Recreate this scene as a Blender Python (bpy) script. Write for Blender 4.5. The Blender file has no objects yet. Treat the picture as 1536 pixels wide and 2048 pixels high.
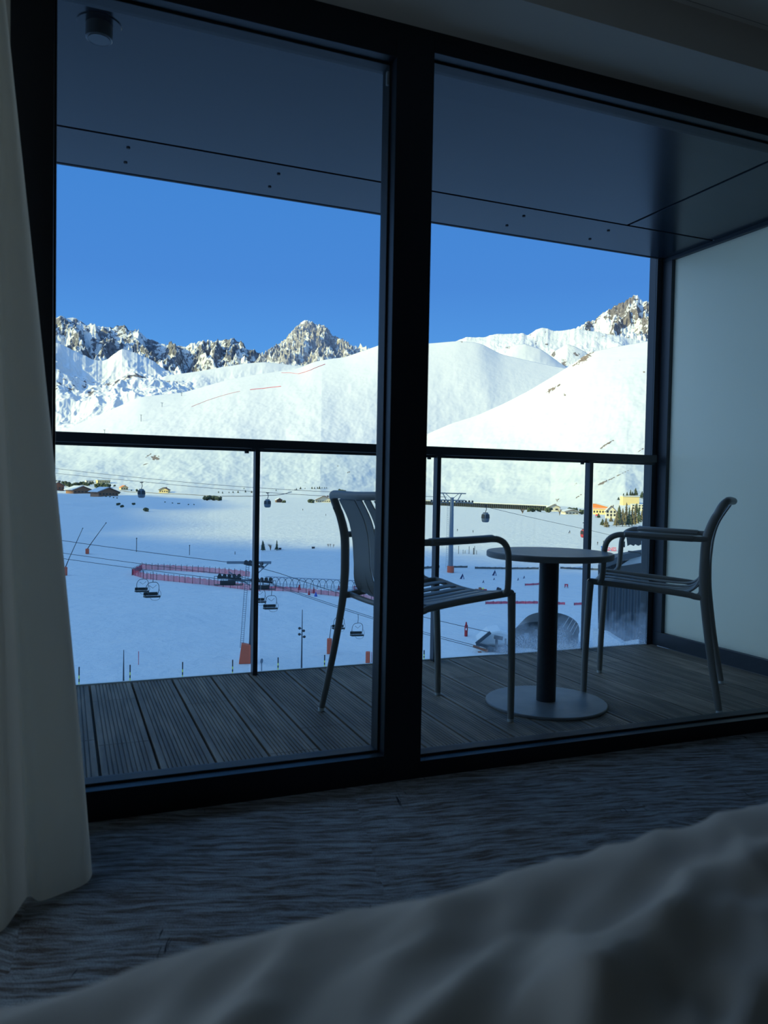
import bpy, math, random
import numpy as np
from mathutils import Vector, Matrix

random.seed(7)
rng = np.random.default_rng(7)
sc = bpy.context.scene
C = sc.collection
PI = math.pi

# ------------------------------------------------------------------ camera
YAW, PITCH, ROLL, FPX = 0.386406734, -0.0327347231, 0.0183259670, 1570.80402
EYE = 0.85
cy_, sy_ = math.cos(YAW), math.sin(YAW)
cp_, sp_ = math.cos(PITCH), math.sin(PITCH)
fwd = Vector((sy_ * cp_, cy_ * cp_, sp_))
rgt = Vector((cy_, -sy_, 0))
upv = rgt.cross(fwd)
rgt, upv = (math.cos(ROLL) * rgt + math.sin(ROLL) * upv), (-math.sin(ROLL) * rgt + math.cos(ROLL) * upv)
cam_d = bpy.data.cameras.new('camera')
cam = bpy.data.objects.new('camera', cam_d)
C.objects.link(cam)
m = Matrix((rgt, upv, -fwd)).transposed().to_4x4()
m.translation = (0, 0, EYE)
cam.matrix_world = m
cam_d.sensor_fit = 'VERTICAL'
cam_d.sensor_height = 36
cam_d.lens = FPX / 2048 * 36
cam_d.clip_start = 0.02
cam_d.clip_end = 20000
cam_d.dof.use_dof = True
cam_d.dof.focus_distance = 9.0
cam_d.dof.aperture_fstop = 7.0
sc.camera = cam

# ------------------------------------------------------------------ sky, sun, exposure
SUN_AZ = math.radians(-93)          # measured from +Y towards +X
SUN_EL = math.radians(23)
SKY = 1.0
SUN_E = 5.8
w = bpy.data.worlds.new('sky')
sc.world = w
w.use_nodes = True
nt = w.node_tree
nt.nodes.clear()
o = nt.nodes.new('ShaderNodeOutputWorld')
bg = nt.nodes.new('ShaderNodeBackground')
tc = nt.nodes.new('ShaderNodeTexCoord')
sep = nt.nodes.new('ShaderNodeSeparateXYZ')
ramp = nt.nodes.new('ShaderNodeValToRGB')
nt.links.new(tc.outputs['Generated'], sep.inputs[0])
mp = nt.nodes.new('ShaderNodeMapRange')
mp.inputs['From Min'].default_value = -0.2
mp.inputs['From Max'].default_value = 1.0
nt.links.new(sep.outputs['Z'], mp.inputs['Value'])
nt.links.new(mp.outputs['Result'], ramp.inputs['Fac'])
# the sky brightens towards the sun, which stands to the left, outside the view
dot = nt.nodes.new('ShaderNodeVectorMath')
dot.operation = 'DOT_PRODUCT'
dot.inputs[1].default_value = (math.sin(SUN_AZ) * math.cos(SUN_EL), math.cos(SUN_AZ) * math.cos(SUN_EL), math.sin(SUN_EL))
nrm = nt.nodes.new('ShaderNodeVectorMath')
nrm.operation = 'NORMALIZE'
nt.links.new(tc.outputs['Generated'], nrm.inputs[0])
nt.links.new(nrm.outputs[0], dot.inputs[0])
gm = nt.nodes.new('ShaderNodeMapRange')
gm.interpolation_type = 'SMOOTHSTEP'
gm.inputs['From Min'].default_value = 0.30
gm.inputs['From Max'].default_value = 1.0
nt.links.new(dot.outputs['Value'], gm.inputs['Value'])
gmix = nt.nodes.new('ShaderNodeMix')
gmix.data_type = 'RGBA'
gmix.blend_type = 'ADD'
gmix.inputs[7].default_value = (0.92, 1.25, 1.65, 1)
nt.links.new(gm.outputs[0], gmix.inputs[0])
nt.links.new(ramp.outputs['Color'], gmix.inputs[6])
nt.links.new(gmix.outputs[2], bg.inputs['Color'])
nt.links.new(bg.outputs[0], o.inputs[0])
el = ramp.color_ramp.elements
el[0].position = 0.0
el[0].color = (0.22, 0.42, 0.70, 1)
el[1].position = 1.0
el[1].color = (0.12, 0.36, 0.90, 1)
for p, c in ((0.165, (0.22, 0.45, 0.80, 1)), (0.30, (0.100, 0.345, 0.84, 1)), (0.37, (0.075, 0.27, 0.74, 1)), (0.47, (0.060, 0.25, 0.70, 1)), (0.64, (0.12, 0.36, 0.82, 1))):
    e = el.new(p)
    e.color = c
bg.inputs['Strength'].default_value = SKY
sd = bpy.data.lights.new('sun', 'SUN')
sd.energy = SUN_E
sd.color = (1.0, 0.86, 0.27)
sd.angle = math.radians(0.53)
sun = bpy.data.objects.new('sun', sd)
C.objects.link(sun)
sdir = Vector((math.sin(SUN_AZ) * math.cos(SUN_EL), math.cos(SUN_AZ) * math.cos(SUN_EL), math.sin(SUN_EL)))
sun.rotation_euler = sdir.to_track_quat('Z', 'Y').to_euler()
sun.location = (0, 0, 50)
FILL_E = 4.0
ad_ = bpy.data.lights.new('added_room_fill', 'AREA')  # added fill light outside the unseen left wall, brightens the dim room
ad_.shape = 'RECTANGLE'
ad_.size = 1.55
ad_.size_y = 1.3
ad_.energy = FILL_E
ad_.color = (0.80, 0.92, 1.0)
ad = bpy.data.objects.new('added_room_fill', ad_)
C.objects.link(ad)
ad.location = (-1.69, 0.85, 1.2)
ad.rotation_euler = (0, -PI / 2, 0)
vs = sc.view_settings
vs.view_transform = 'Standard'
vs.look = 'None'
vs.gamma = 1
vs.exposure = 0.0
vs.use_curve_mapping = False
sc.cycles.max_bounces = 10
sc.cycles.transparent_max_bounces = 24
sc.cycles.diffuse_bounces = 5
sc.cycles.use_denoising = True
sc.cycles.sample_clamp_indirect = 6


# ------------------------------------------------------------------ pixel helpers
def ray(x, y):
    return fwd + rgt * ((x - 768) / FPX) - upv * ((y - 1024) / FPX)


def on_z(x, y, z):
    d = ray(x, y)
    return Vector((0, 0, EYE)) + d * ((z - EYE) / d.z)


def at_dist(x, y, D):
    d = ray(x, y)
    return Vector((0, 0, EYE)) + d * (D / math.hypot(d.x, d.y))


def aztan(x, y):
    d = ray(x, y)
    return math.atan2(d.x, d.y), d.z / math.hypot(d.x, d.y)


def px_m(P, n=1.0):
    return n * (Vector(P) - Vector((0, 0, EYE))).dot(fwd) / FPX


# ------------------------------------------------------------------ materials
MATS = {}


def mat(name, col, rough=0.6, metal=0.0, spec=0.5, noise=None, bump=None, trans=0.0):
    m = bpy.data.materials.new(name)
    m.use_nodes = True
    n = m.node_tree.nodes
    l = m.node_tree.links
    b = n['Principled BSDF']
    b.inputs['Base Color'].default_value = (*col, 1)
    b.inputs['Roughness'].default_value = rough
    b.inputs['Metallic'].default_value = metal
    b.inputs['Specular IOR Level'].default_value = spec
    t = n.new('ShaderNodeTexCoord')
    if noise:                       # (scale, col2, stretch)
        nz = n.new('ShaderNodeTexNoise')
        nz.inputs['Scale'].default_value = noise[0]
        nz.inputs['Detail'].default_value = 5
        mpn = n.new('ShaderNodeMapping')
        mpn.inputs['Scale'].default_value = noise[2] if len(noise) > 2 else (1, 1, 1)
        l.new(t.outputs['Object'], mpn.inputs[0])
        l.new(mpn.outputs[0], nz.inputs['Vector'])
        r = n.new('ShaderNodeValToRGB')
        r.color_ramp.elements[0].position = 0.35
        r.color_ramp.elements[1].position = 0.68
        r.color_ramp.elements[0].color = (*col, 1)
        r.color_ramp.elements[1].color = (*noise[1], 1)
        l.new(nz.outputs['Fac'], r.inputs['Fac'])
        l.new(r.outputs['Color'], b.inputs['Base Color'])
    if bump:                        # (scale, strength, distance)
        nb = n.new('ShaderNodeTexNoise')
        nb.inputs['Scale'].default_value = bump[0]
        nb.inputs['Detail'].default_value = 6
        l.new(t.outputs['Object'], nb.inputs['Vector'])
        bm = n.new('ShaderNodeBump')
        bm.inputs['Strength'].default_value = bump[1]
        bm.inputs['Distance'].default_value = bump[2]
        l.new(nb.outputs['Fac'], bm.inputs['Height'])
        l.new(bm.outputs[0], b.inputs['Normal'])
    MATS[name] = m
    return m


def glass_mat(name, tint=(0.96, 0.98, 0.98), frost=False):
    m = bpy.data.materials.new(name)
    m.use_nodes = True
    n = m.node_tree.nodes
    l = m.node_tree.links
    n.clear()
    out = n.new('ShaderNodeOutputMaterial')
    tr = n.new('ShaderNodeBsdfTransparent')
    tr.inputs[0].default_value = (*tint, 1)
    gl = n.new('ShaderNodeBsdfGlossy')
    gl.inputs['Roughness'].default_value = 0.02
    fr = n.new('ShaderNodeFresnel')
    fr.inputs['IOR'].default_value = 1.45
    mx = n.new('ShaderNodeMixShader')
    geo = n.new('ShaderNodeNewGeometry')
    inv = n.new('ShaderNodeMath')            # only the outer faces of the pane reflect
    inv.operation = 'SUBTRACT'
    inv.inputs[0].default_value = 1
    l.new(geo.outputs['Backfacing'], inv.inputs[1])
    fm = n.new('ShaderNodeMath')
    fm.operation = 'MULTIPLY'
    l.new(fr.outputs[0], fm.inputs[0])
    l.new(inv.outputs[0], fm.inputs[1])
    l.new(fm.outputs[0], mx.inputs[0])
    l.new(tr.outputs[0], mx.inputs[1])
    l.new(gl.outputs[0], mx.inputs[2])
    last = mx
    if frost:
        t = n.new('ShaderNodeTexCoord')
        nz = n.new('ShaderNodeTexNoise')
        nz.inputs['Scale'].default_value = 5.5
        nz.inputs['Detail'].default_value = 9
        nz.inputs['Roughness'].default_value = 0.7
        l.new(t.outputs['Object'], nz.inputs['Vector'])
        sp = n.new('ShaderNodeSeparateXYZ')
        l.new(t.outputs['Object'], sp.inputs[0])
        mz = n.new('ShaderNodeMapRange')          # frost only near the bottom edge
        mz.inputs['From Min'].default_value = 0.02
        mz.inputs['From Max'].default_value = 0.30
        mz.inputs['To Min'].default_value = 0.34
        mz.inputs['To Max'].default_value = -0.25
        l.new(sp.outputs['Z'], mz.inputs['Value'])
        mxx = n.new('ShaderNodeMapRange')         # and only towards the right-hand end
        mxx.inputs['From Min'].default_value = 1.75
        mxx.inputs['From Max'].default_value = 2.15
        mxx.inputs['To Min'].default_value = -0.45
        mxx.inputs['To Max'].default_value = 0.0
        l.new(sp.outputs['X'], mxx.inputs['Value'])
        a1 = n.new('ShaderNodeMath')
        a1.operation = 'ADD'
        l.new(nz.outputs['Fac'], a1.inputs[0])
        l.new(mz.outputs[0], a1.inputs[1])
        a2 = n.new('ShaderNodeMath')
        a2.operation = 'ADD'
        l.new(a1.outputs[0], a2.inputs[0])
        l.new(mxx.outputs[0], a2.inputs[1])
        rr = n.new('ShaderNodeMapRange')
        rr.inputs['From Min'].default_value = 0.47
        rr.inputs['From Max'].default_value = 0.85
        rr.inputs['To Max'].default_value = 0.32
        l.new(a2.outputs[0], rr.inputs['Value'])
        sparkle = n.new('ShaderNodeTexNoise')
        sparkle.inputs['Scale'].default_value = 160
        l.new(t.outputs['Object'], sparkle.inputs['Vector'])
        ml = n.new('ShaderNodeMath')
        ml.operation = 'MULTIPLY'
        l.new(rr.outputs[0], ml.inputs[0])
        mr2 = n.new('ShaderNodeMapRange')
        mr2.inputs['From Min'].default_value = 0.35
        mr2.inputs['From Max'].default_value = 0.65
        mr2.inputs['To Min'].default_value = 0.55
        mr2.inputs['To Max'].default_value = 1.35
        l.new(sparkle.outputs['Fac'], mr2.inputs['Value'])
        l.new(mr2.outputs[0], ml.inputs[1])
        df = n.new('ShaderNodeBsdfTranslucent')
        df.inputs[0].default_value = (0.72, 0.78, 0.84, 1)
        mx2 = n.new('ShaderNodeMixShader')
        l.new(ml.outputs[0], mx2.inputs[0])
        l.new(mx.outputs[0], mx2.inputs[1])
        l.new(df.outputs[0], mx2.inputs[2])
        last = mx2
    l.new(last.outputs[0], out.inputs[0])
    MATS[name] = m
    return m


mat('frame_metal', (0.005, 0.007, 0.011), 0.42, 0.0, 0.35, bump=(400, 0.05, 0.001))
mat('rail_metal', (0.018, 0.026, 0.036), 0.45, 0.0, 0.5, bump=(300, 0.05, 0.001))
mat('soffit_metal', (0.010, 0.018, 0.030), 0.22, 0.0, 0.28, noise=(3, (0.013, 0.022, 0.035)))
mat('recess_black', (0.006, 0.008, 0.012), 0.7)
mat('chair_metal', (0.24, 0.235, 0.215), 0.42, 0.0, 0.5, bump=(500, 0.08, 0.001))
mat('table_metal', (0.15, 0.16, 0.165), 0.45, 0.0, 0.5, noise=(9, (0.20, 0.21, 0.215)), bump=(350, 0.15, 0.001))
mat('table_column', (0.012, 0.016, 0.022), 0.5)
mat('glide', (0.55, 0.60, 0.60), 0.3)
mat('wall_paint', (0.40, 0.36, 0.31), 0.9, bump=(60, 0.1, 0.002))
mat('ceiling_paint', (0.50, 0.46, 0.40), 0.95, bump=(60, 0.1, 0.002))
mat('trim_white', (0.62, 0.66, 0.66), 0.5)
mat('galvanised', (0.22, 0.26, 0.28), 0.45, 0.6, noise=(14, (0.34, 0.38, 0.40)))
mat('gasket', (0.004, 0.005, 0.007), 0.55)
mat('concrete', (0.20, 0.20, 0.19), 0.9, noise=(2, (0.27, 0.26, 0.24)))
glass_mat('window_glass')
glass_mat('rail_glass', (0.95, 0.975, 0.97), frost=True)
glass_mat('cabin_glass', (0.35, 0.45, 0.55))


def m_partition():
    m = mat('frosted_glass', (0.90, 0.85, 0.70), 0.30, noise=(2.2, (0.93, 0.88, 0.74)))
    n = m.node_tree.nodes
    l = m.node_tree.links
    b = n['Principled BSDF']
    t = n.new('ShaderNodeBsdfTranslucent')
    t.inputs[0].default_value = (0.93, 0.88, 0.74, 1)
    mx = n.new('ShaderNodeMixShader')
    mx.inputs[0].default_value = 0.50
    l.new(b.outputs[0], mx.inputs[1])
    l.new(t.outputs[0], mx.inputs[2])
    l.new(mx.outputs[0], n['Material Output'].inputs[0])


m_partition()


def m_cloth(name, col, trans, bump):
    m = mat(name, col, 0.9, bump=bump)
    n = m.node_tree.nodes
    l = m.node_tree.links
    b = n['Principled BSDF']
    b.inputs['Sheen Weight'].default_value = 0.3
    t = n.new('ShaderNodeBsdfTranslucent')
    t.inputs[0].default_value = (*col, 1)
    mx = n.new('ShaderNodeMixShader')
    mx.inputs[0].default_value = trans
    l.new(b.outputs[0], mx.inputs[1])
    l.new(t.outputs[0], mx.inputs[2])
    l.new(mx.outputs[0], n['Material Output'].inputs[0])


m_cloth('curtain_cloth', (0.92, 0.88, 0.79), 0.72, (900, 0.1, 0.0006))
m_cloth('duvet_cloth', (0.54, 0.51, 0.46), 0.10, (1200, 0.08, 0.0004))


def m_deck():
    m = mat('deck_wood', (0.135, 0.105, 0.074), 0.62, noise=(3.0, (0.33, 0.26, 0.19), (9, 0.9, 1)), bump=(60, 0.25, 0.002))
    n = m.node_tree.nodes
    l = m.node_tree.links
    b = n['Principled BSDF']
    rp = [x for x in n if x.bl_idname == 'ShaderNodeValToRGB'][0]
    rp.color_ramp.elements[0].position = 0.42
    rp.color_ramp.elements[1].position = 0.78
    at = n.new('ShaderNodeAttribute')
    at.attribute_name = 'tone'
    ml = n.new('ShaderNodeVectorMath')
    ml.operation = 'SCALE'
    l.new(rp.outputs[0], ml.inputs[0])
    l.new(at.outputs['Fac'], ml.inputs['Scale'])
    l.new(ml.outputs[0], b.inputs['Base Color'])


m_deck()


def m_carpet():
    m = mat('carpet', (0.05, 0.06, 0.07), 1.0, spec=0.1)
    n = m.node_tree.nodes
    l = m.node_tree.links
    b = n['Principled BSDF']
    t = n.new('ShaderNodeTexCoord')
    warp = n.new('ShaderNodeTexNoise')
    warp.inputs['Scale'].default_value = 5
    warp.inputs['Detail'].default_value = 3
    l.new(t.outputs['Object'], warp.inputs['Vector'])
    wm = n.new('ShaderNodeVectorMath')
    wm.operation = 'MULTIPLY_ADD'
    wm.inputs[1].default_value = (0.05, 0.05, 0)
    l.new(warp.outputs['Color'], wm.inputs[0])
    l.new(t.outputs['Object'], wm.inputs[2])
    vo = n.new('ShaderNodeTexVoronoi')
    vo.inputs['Scale'].default_value = 1.15
    l.new(wm.outputs[0], vo.inputs['Vector'])
    sp = n.new('ShaderNodeSeparateColor')
    l.new(vo.outputs['Color'], sp.inputs[0])
    an = n.new('ShaderNodeMapRange')
    an.inputs['To Min'].default_value = 0.05
    an.inputs['To Max'].default_value = 0.75
    l.new(sp.outputs[0], an.inputs['Value'])
    vr = n.new('ShaderNodeVectorRotate')
    vr.rotation_type = 'Z_AXIS'
    l.new(wm.outputs[0], vr.inputs['Vector'])
    l.new(an.outputs[0], vr.inputs['Angle'])

    def streak(scale, lo, hi):
        mpn = n.new('ShaderNodeMapping')
        mpn.inputs['Scale'].default_value = scale
        l.new(vr.outputs[0], mpn.inputs[0])
        nz = n.new('ShaderNodeTexNoise')
        nz.inputs['Scale'].default_value = 1
        nz.inputs['Detail'].default_value = 4
        nz.inputs['Roughness'].default_value = 0.78
        l.new(mpn.outputs[0], nz.inputs['Vector'])
        r = n.new('ShaderNodeMapRange')
        r.inputs['From Min'].default_value = lo
        r.inputs['From Max'].default_value = hi
        l.new(nz.outputs['Fac'], r.inputs['Value'])
        return r
    s1 = streak((7, 70, 1), 0.40, 0.60)
    s2 = streak((30, 3.0, 1), 0.66, 0.70)
    mixa = n.new('ShaderNodeMix')
    mixa.data_type = 'RGBA'
    mixa.inputs[6].default_value = (0.13, 0.105, 0.09, 1)
    mixa.inputs[7].default_value = (0.36, 0.39, 0.41, 1)
    l.new(s1.outputs[0], mixa.inputs[0])
    mixb = n.new('ShaderNodeMix')
    mixb.data_type = 'RGBA'
    mixb.inputs[7].default_value = (0.03, 0.032, 0.04, 1)
    l.new(s2.outputs[0], mixb.inputs[0])
    l.new(mixa.outputs[2], mixb.inputs[6])
    l.new(mixb.outputs[2], b.inputs['Base Color'])
    fz = n.new('ShaderNodeTexNoise')
    fz.inputs['Scale'].default_value = 260
    l.new(t.outputs['Object'], fz.inputs['Vector'])
    ad = n.new('ShaderNodeMath')
    ad.operation = 'MULTIPLY_ADD'
    ad.inputs[1].default_value = 0.5
    l.new(s1.outputs[0], ad.inputs[0])
    l.new(fz.outputs['Fac'], ad.inputs[2])
    bm = n.new('ShaderNodeBump')
    bm.inputs['Strength'].default_value = 0.6
    bm.inputs['Distance'].default_value = 0.006
    l.new(ad.outputs[0], bm.inputs['Height'])
    l.new(bm.outputs[0], b.inputs['Normal'])


m_carpet()


def m_mountain(name, rock1, rock2, nscale, bscale, bdist, k=0.5, vary=0.0):
    m = mat(name, (0.9, 0.9, 0.9), 0.75, spec=0.25)
    n = m.node_tree.nodes
    l = m.node_tree.links
    b = n['Principled BSDF']
    t = n.new('ShaderNodeTexCoord')
    at = n.new('ShaderNodeAttribute')
    at.attribute_name = 'rock'
    nz = n.new('ShaderNodeTexNoise')
    nz.inputs['Scale'].default_value = nscale
    nz.inputs['Detail'].default_value = 8
    nz.inputs['Roughness'].default_value = 0.65
    l.new(t.outputs['Object'], nz.inputs['Vector'])
    ma = n.new('ShaderNodeMath')
    ma.operation = 'MULTIPLY_ADD'
    ma.inputs[1].default_value = k * 2
    l.new(nz.outputs['Fac'], ma.inputs[0])
    l.new(at.outputs['Fac'], ma.inputs[2])
    mr = n.new('ShaderNodeMapRange')
    mr.inputs['From Min'].default_value = 0.5 + k - 0.03
    mr.inputs['From Max'].default_value = 0.5 + k + 0.05
    l.new(ma.outputs[0], mr.inputs['Value'])
    nz2 = n.new('ShaderNodeTexNoise')
    nz2.inputs['Scale'].default_value = nscale * 1.7
    nz2.inputs['Detail'].default_value = 6
    l.new(t.outputs['Object'], nz2.inputs['Vector'])
    r = n.new('ShaderNodeValToRGB')
    r.color_ramp.elements[0].position = 0.35
    r.color_ramp.elements[1].position = 0.65
    r.color_ramp.elements[0].color = (*rock1, 1)
    r.color_ramp.elements[1].color = (*rock2, 1)
    l.new(nz2.outputs['Fac'], r.inputs[0])
    mx = n.new('ShaderNodeMix')
    mx.data_type = 'RGBA'
    mx.inputs[6].default_value = (0.60, 0.625, 0.63, 1)
    l.new(mr.outputs[0], mx.inputs[0])
    l.new(r.outputs[0], mx.inputs[7])
    l.new(mx.outputs[2], b.inputs['Base Color'])
    bm = n.new('ShaderNodeBump')
    bm.inputs['Strength'].default_value = 0.8
    bm.inputs['Distance'].default_value = bdist
    nb = n.new('ShaderNodeTexNoise')
    nb.inputs['Scale'].default_value = bscale
    nb.inputs['Detail'].default_value = 7
    nb.inputs['Roughness'].default_value = 0.6
    l.new(t.outputs['Object'], nb.inputs['Vector'])
    l.new(nb.outputs['Fac'], bm.inputs['Height'])
    l.new(bm.outputs[0], b.inputs['Normal'])
    return m


m_mountain('snow_near', (0.10, 0.08, 0.06), (0.2, 0.17, 0.14), 0.2, 0.30, 0.8, 0.3)
m_mountain('snow_hill', (0.13, 0.10, 0.08), (0.24, 0.19, 0.15), 0.06, 0.028, 2.4, 0.35)
m_mountain('rock_grey', (0.07, 0.075, 0.085), (0.21, 0.215, 0.24), 0.030, 0.03, 12.0, 1.1)
m_mountain('rock_tan', (0.20, 0.20, 0.215), (0.38, 0.37, 0.38), 0.045, 0.04, 10.0, 1.1)
m_mountain('rock_brown', (0.09, 0.083, 0.085), (0.21, 0.19, 0.19), 0.035, 0.03, 9.0, 1.0)
m_mountain('rock_bands', (0.08, 0.075, 0.08), (0.20, 0.18, 0.18), 0.035, 0.02, 3.0, 0.8)

for nm, c, r_ in (('orange_pad', (0.62, 0.12, 0.06), .6), ('red_pad', (0.42, 0.03, 0.035), .6), ('steel_dark', (0.025, 0.03, 0.035), .5),
                  ('steel_grey', (0.16, 0.20, 0.24), .5), ('cable_steel', (0.03, 0.035, 0.045), .5), ('lift_seat', (0.02, 0.025, 0.022), .7),
                  ('stake_black', (0.02, 0.02, 0.02), .6), ('stake_yellow', (0.75, 0.78, 0.12), .6), ('sign_white', (0.8, 0.82, 0.85), .5),
                  ('sign_navy', (0.02, 0.04, 0.12), .5), ('sign_red', (0.65, 0.04, 0.08), .5), ('sign_blue', (0.03, 0.12, 0.45), .5),
                  ('wood_wall', (0.33, 0.17, 0.10), .8), ('wood_dark', (0.13, 0.075, 0.05), .8), ('stucco_yellow', (0.80, 0.62, 0.30), .8),
                  ('stucco_cream', (0.72, 0.66, 0.52), .8), ('orange_wall', (0.70, 0.22, 0.06), .8), ('roof_brown', (0.17, 0.10, 0.08), .8),
                  ('dark_window', (0.03, 0.035, 0.04), .3), ('snow_cap', (0.60, 0.625, 0.63), .8), ('conifer', (0.055, 0.075, 0.045), .9),
                  ('larch', (0.15, 0.125, 0.075), .9), ('shrub_brown', (0.17, 0.12, 0.08), .9), ('trunk', (0.10, 0.07, 0.05), .9), ('lead_metal', (0.045, 0.06, 0.075), .55),
                  ('membrane', (0.022, 0.028, 0.030), .75), ('conveyor', (0.25, 0.32, 0.40), .6), ('hoop_metal', (0.07, 0.10, 0.13), .5),
                  ('cabin_shell', (0.11, 0.14, 0.17), .35), ('cabin_red', (0.45, 0.05, 0.06), .4), ('cabin_silver', (0.5, 0.55, 0.58), .35),
                  ('jacket_dark', (0.03, 0.035, 0.05), .9), ('skin', (0.55, 0.35, 0.26), .7), ('lamp_housing', (0.10, 0.11, 0.12), .35),
                  ('cone_blue', (0.03, 0.10, 0.42), .6), ('net_dark', (0.12, 0.13, 0.13), .8), ('crate_brown', (0.30, 0.12, 0.07), .8),
                  ('road_grey', (0.17, 0.16, 0.15), .9)):
    mat(nm, c, r_)


def m_net(name, col, dens):
    m = mat(name, col, 0.8)
    n = m.node_tree.nodes
    l = m.node_tree.links
    b = n['Principled BSDF']
    t = n.new('ShaderNodeTexCoord')
    nz = n.new('ShaderNodeTexNoise')
    nz.inputs['Scale'].default_value = 0.8
    l.new(t.outputs['Object'], nz.inputs['Vector'])
    mr = n.new('ShaderNodeMapRange')
    mr.inputs['To Min'].default_value = dens * 0.6
    mr.inputs['To Max'].default_value = dens * 1.4
    l.new(nz.outputs['Fac'], mr.inputs['Value'])
    l.new(mr.outputs[0], b.inputs['Alpha'])


m_net('red_net', (0.75, 0.10, 0.14), 0.42)
m_net('pink_net', (0.75, 0.12, 0.18), 0.80)


def m_ribbed():
    m = mat('ribbed_cladding', (0.035, 0.05, 0.068), 0.5)
    n = m.node_tree.nodes
    l = m.node_tree.links
    b = n['Principled BSDF']
    t = n.new('ShaderNodeTexCoord')
    wv = n.new('ShaderNodeTexWave')
    wv.inputs['Scale'].default_value = 1.3
    l.new(t.outputs['Object'], wv.inputs['Vector'])
    bm = n.new('ShaderNodeBump')
    bm.inputs['Distance'].default_value = 0.12
    l.new(wv.outputs['Fac'], bm.inputs['Height'])
    l.new(bm.outputs[0], b.inputs['Normal'])


m_ribbed()


# ------------------------------------------------------------------ mesh builder
class MB:
    def __init__(s):
        s.v = []
        s.f = []

    def add(s, vs_, fs_):
        k = len(s.v)
        s.v += [tuple(p) for p in vs_]
        s.f += [tuple(i + k for i in f) for f in fs_]
        return s

    def box(s, x0, x1, y0, y1, z0, z1, M=None):
        vv = [Vector(p) for p in ((x0, y0, z0), (x1, y0, z0), (x1, y1, z0), (x0, y1, z0), (x0, y0, z1), (x1, y0, z1), (x1, y1, z1), (x0, y1, z1))]
        if M is not None:
            vv = [M @ p for p in vv]
        return s.add(vv, ((0, 3, 2, 1), (4, 5, 6, 7), (0, 1, 5, 4), (1, 2, 6, 5), (2, 3, 7, 6), (3, 0, 4, 7)))

    def bar(s, a, b, wx, wz=None):
        """rectangular bar from a to b"""
        wz = wz or wx
        a = Vector(a)
        b = Vector(b)
        d = (b - a)
        L = d.length
        q = d.to_track_quat('X', 'Z').to_matrix().to_4x4()
        q.translation = a
        return s.box(0, L, -wx / 2, wx / 2, -wz / 2, wz / 2, q)

    def tube(s, pts, r, n=8, cap=True, ell=1.0, ref=None, closed=False):
        pts = [Vector(p) for p in pts]
        k = len(pts)
        if not hasattr(r, '__len__'):
            r = [r] * k
        T = []
        for i in range(k):
            if closed:
                a, b = pts[(i - 1) % k], pts[(i + 1) % k]
            else:
                a = pts[max(i - 1, 0)]
                b = pts[min(i + 1, k - 1)]
            d = (b - a)
            T.append(d.normalized() if d.length > 1e-9 else Vector((0, 0, 1)))
        u = Vector(ref) if ref else (Vector((0, 0, 1)) if abs(T[0].z) < .9 else Vector((1, 0, 0)))
        vv = []
        for i in range(k):
            u = (u - T[i] * u.dot(T[i]))
            u.normalize()
            b = T[i].cross(u)
            for j in range(n):
                a = 2 * PI * j / n
                vv.append(pts[i] + (u * math.cos(a) + b * math.sin(a) * ell) * r[i])
        ff = []
        for i in range(k if closed else k - 1):
            i2 = (i + 1) % k
            for j in range(n):
                ff.append((i * n + j, i * n + (j + 1) % n, i2 * n + (j + 1) % n, i2 * n + j))
        if cap and not closed:
            ff.append(tuple(range(n - 1, -1, -1)))
            ff.append(tuple((k - 1) * n + j for j in range(n)))
        return s.add(vv, ff)

    def lathe(s, prof, c=(0, 0, 0), n=24):
        vv = []
        for (r, z) in prof:
            for j in range(n):
                a = 2 * PI * j / n
                vv.append((c[0] + r * math.cos(a), c[1] + r * math.sin(a), c[2] + z))
        ff = []
        for i in range(len(prof) - 1):
            for j in range(n):
                ff.append((i * n + j, i * n + (j + 1) % n, (i + 1) * n + (j + 1) % n, (i + 1) * n + j))
        ff.append(tuple(range(n - 1, -1, -1)))
        ff.append(tuple((len(prof) - 1) * n + j for j in range(n)))
        return s.add(vv, ff)

    def ball(s, c, r, n=10, sz=1.0):
        pr = [(max(1e-4, r * math.sin(PI * i / n)), -r * sz * math.cos(PI * i / n)) for i in range(n + 1)]
        return s.lathe(pr, c, n + 2)

    def prism(s, poly, h0, h1, M=None):
        """polygon in XZ, extruded along Y from h0 to h1"""
        n = len(poly)
        vv = [Vector((p[0], h0, p[1])) for p in poly] + [Vector((p[0], h1, p[1])) for p in poly]
        if M is not None:
            vv = [M @ p for p in vv]
        return s.add(vv, [tuple(range(n)), tuple(range(2 * n - 1, n - 1, -1))] + [((i + 1) % n, i, i + n, (i + 1) % n + n) for i in range(n)])

    def build(s, name, m, parent=None, smooth=False, bevel=0.0):
        me = bpy.data.meshes.new(name)
        me.from_pydata(s.v, [], s.f)
        me.validate()
        me.materials.append(MATS[m] if isinstance(m, str) else m)
        ob = bpy.data.objects.new(name, me)
        C.objects.link(ob)
        if smooth:
            me.polygons.foreach_set('use_smooth', [True] * len(me.polygons))
            me.set_sharp_from_angle(angle=math.radians(40))
        if bevel:
            bv = ob.modifiers.new('bevel', 'BEVEL')
            bv.width = bevel
            bv.segments = 2
            bv.limit_method = 'ANGLE'
            bv.angle_limit = math.radians(40)
        if parent:
            ob.parent = parent
        return ob


def tag(o, label, cat, group=None, kind=None):
    o['label'] = label
    o['category'] = cat
    if group:
        o['group'] = group
    if kind:
        o['kind'] = kind
    return o


def thing(name, label, cat, loc=(0, 0, 0), rz=0.0, group=None):
    e = bpy.data.objects.new(name, None)
    e.empty_display_size = 0.1
    C.objects.link(e)
    e.location = loc
    e.rotation_euler = (0, 0, rz)
    return tag(e, label, cat, group)


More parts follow.
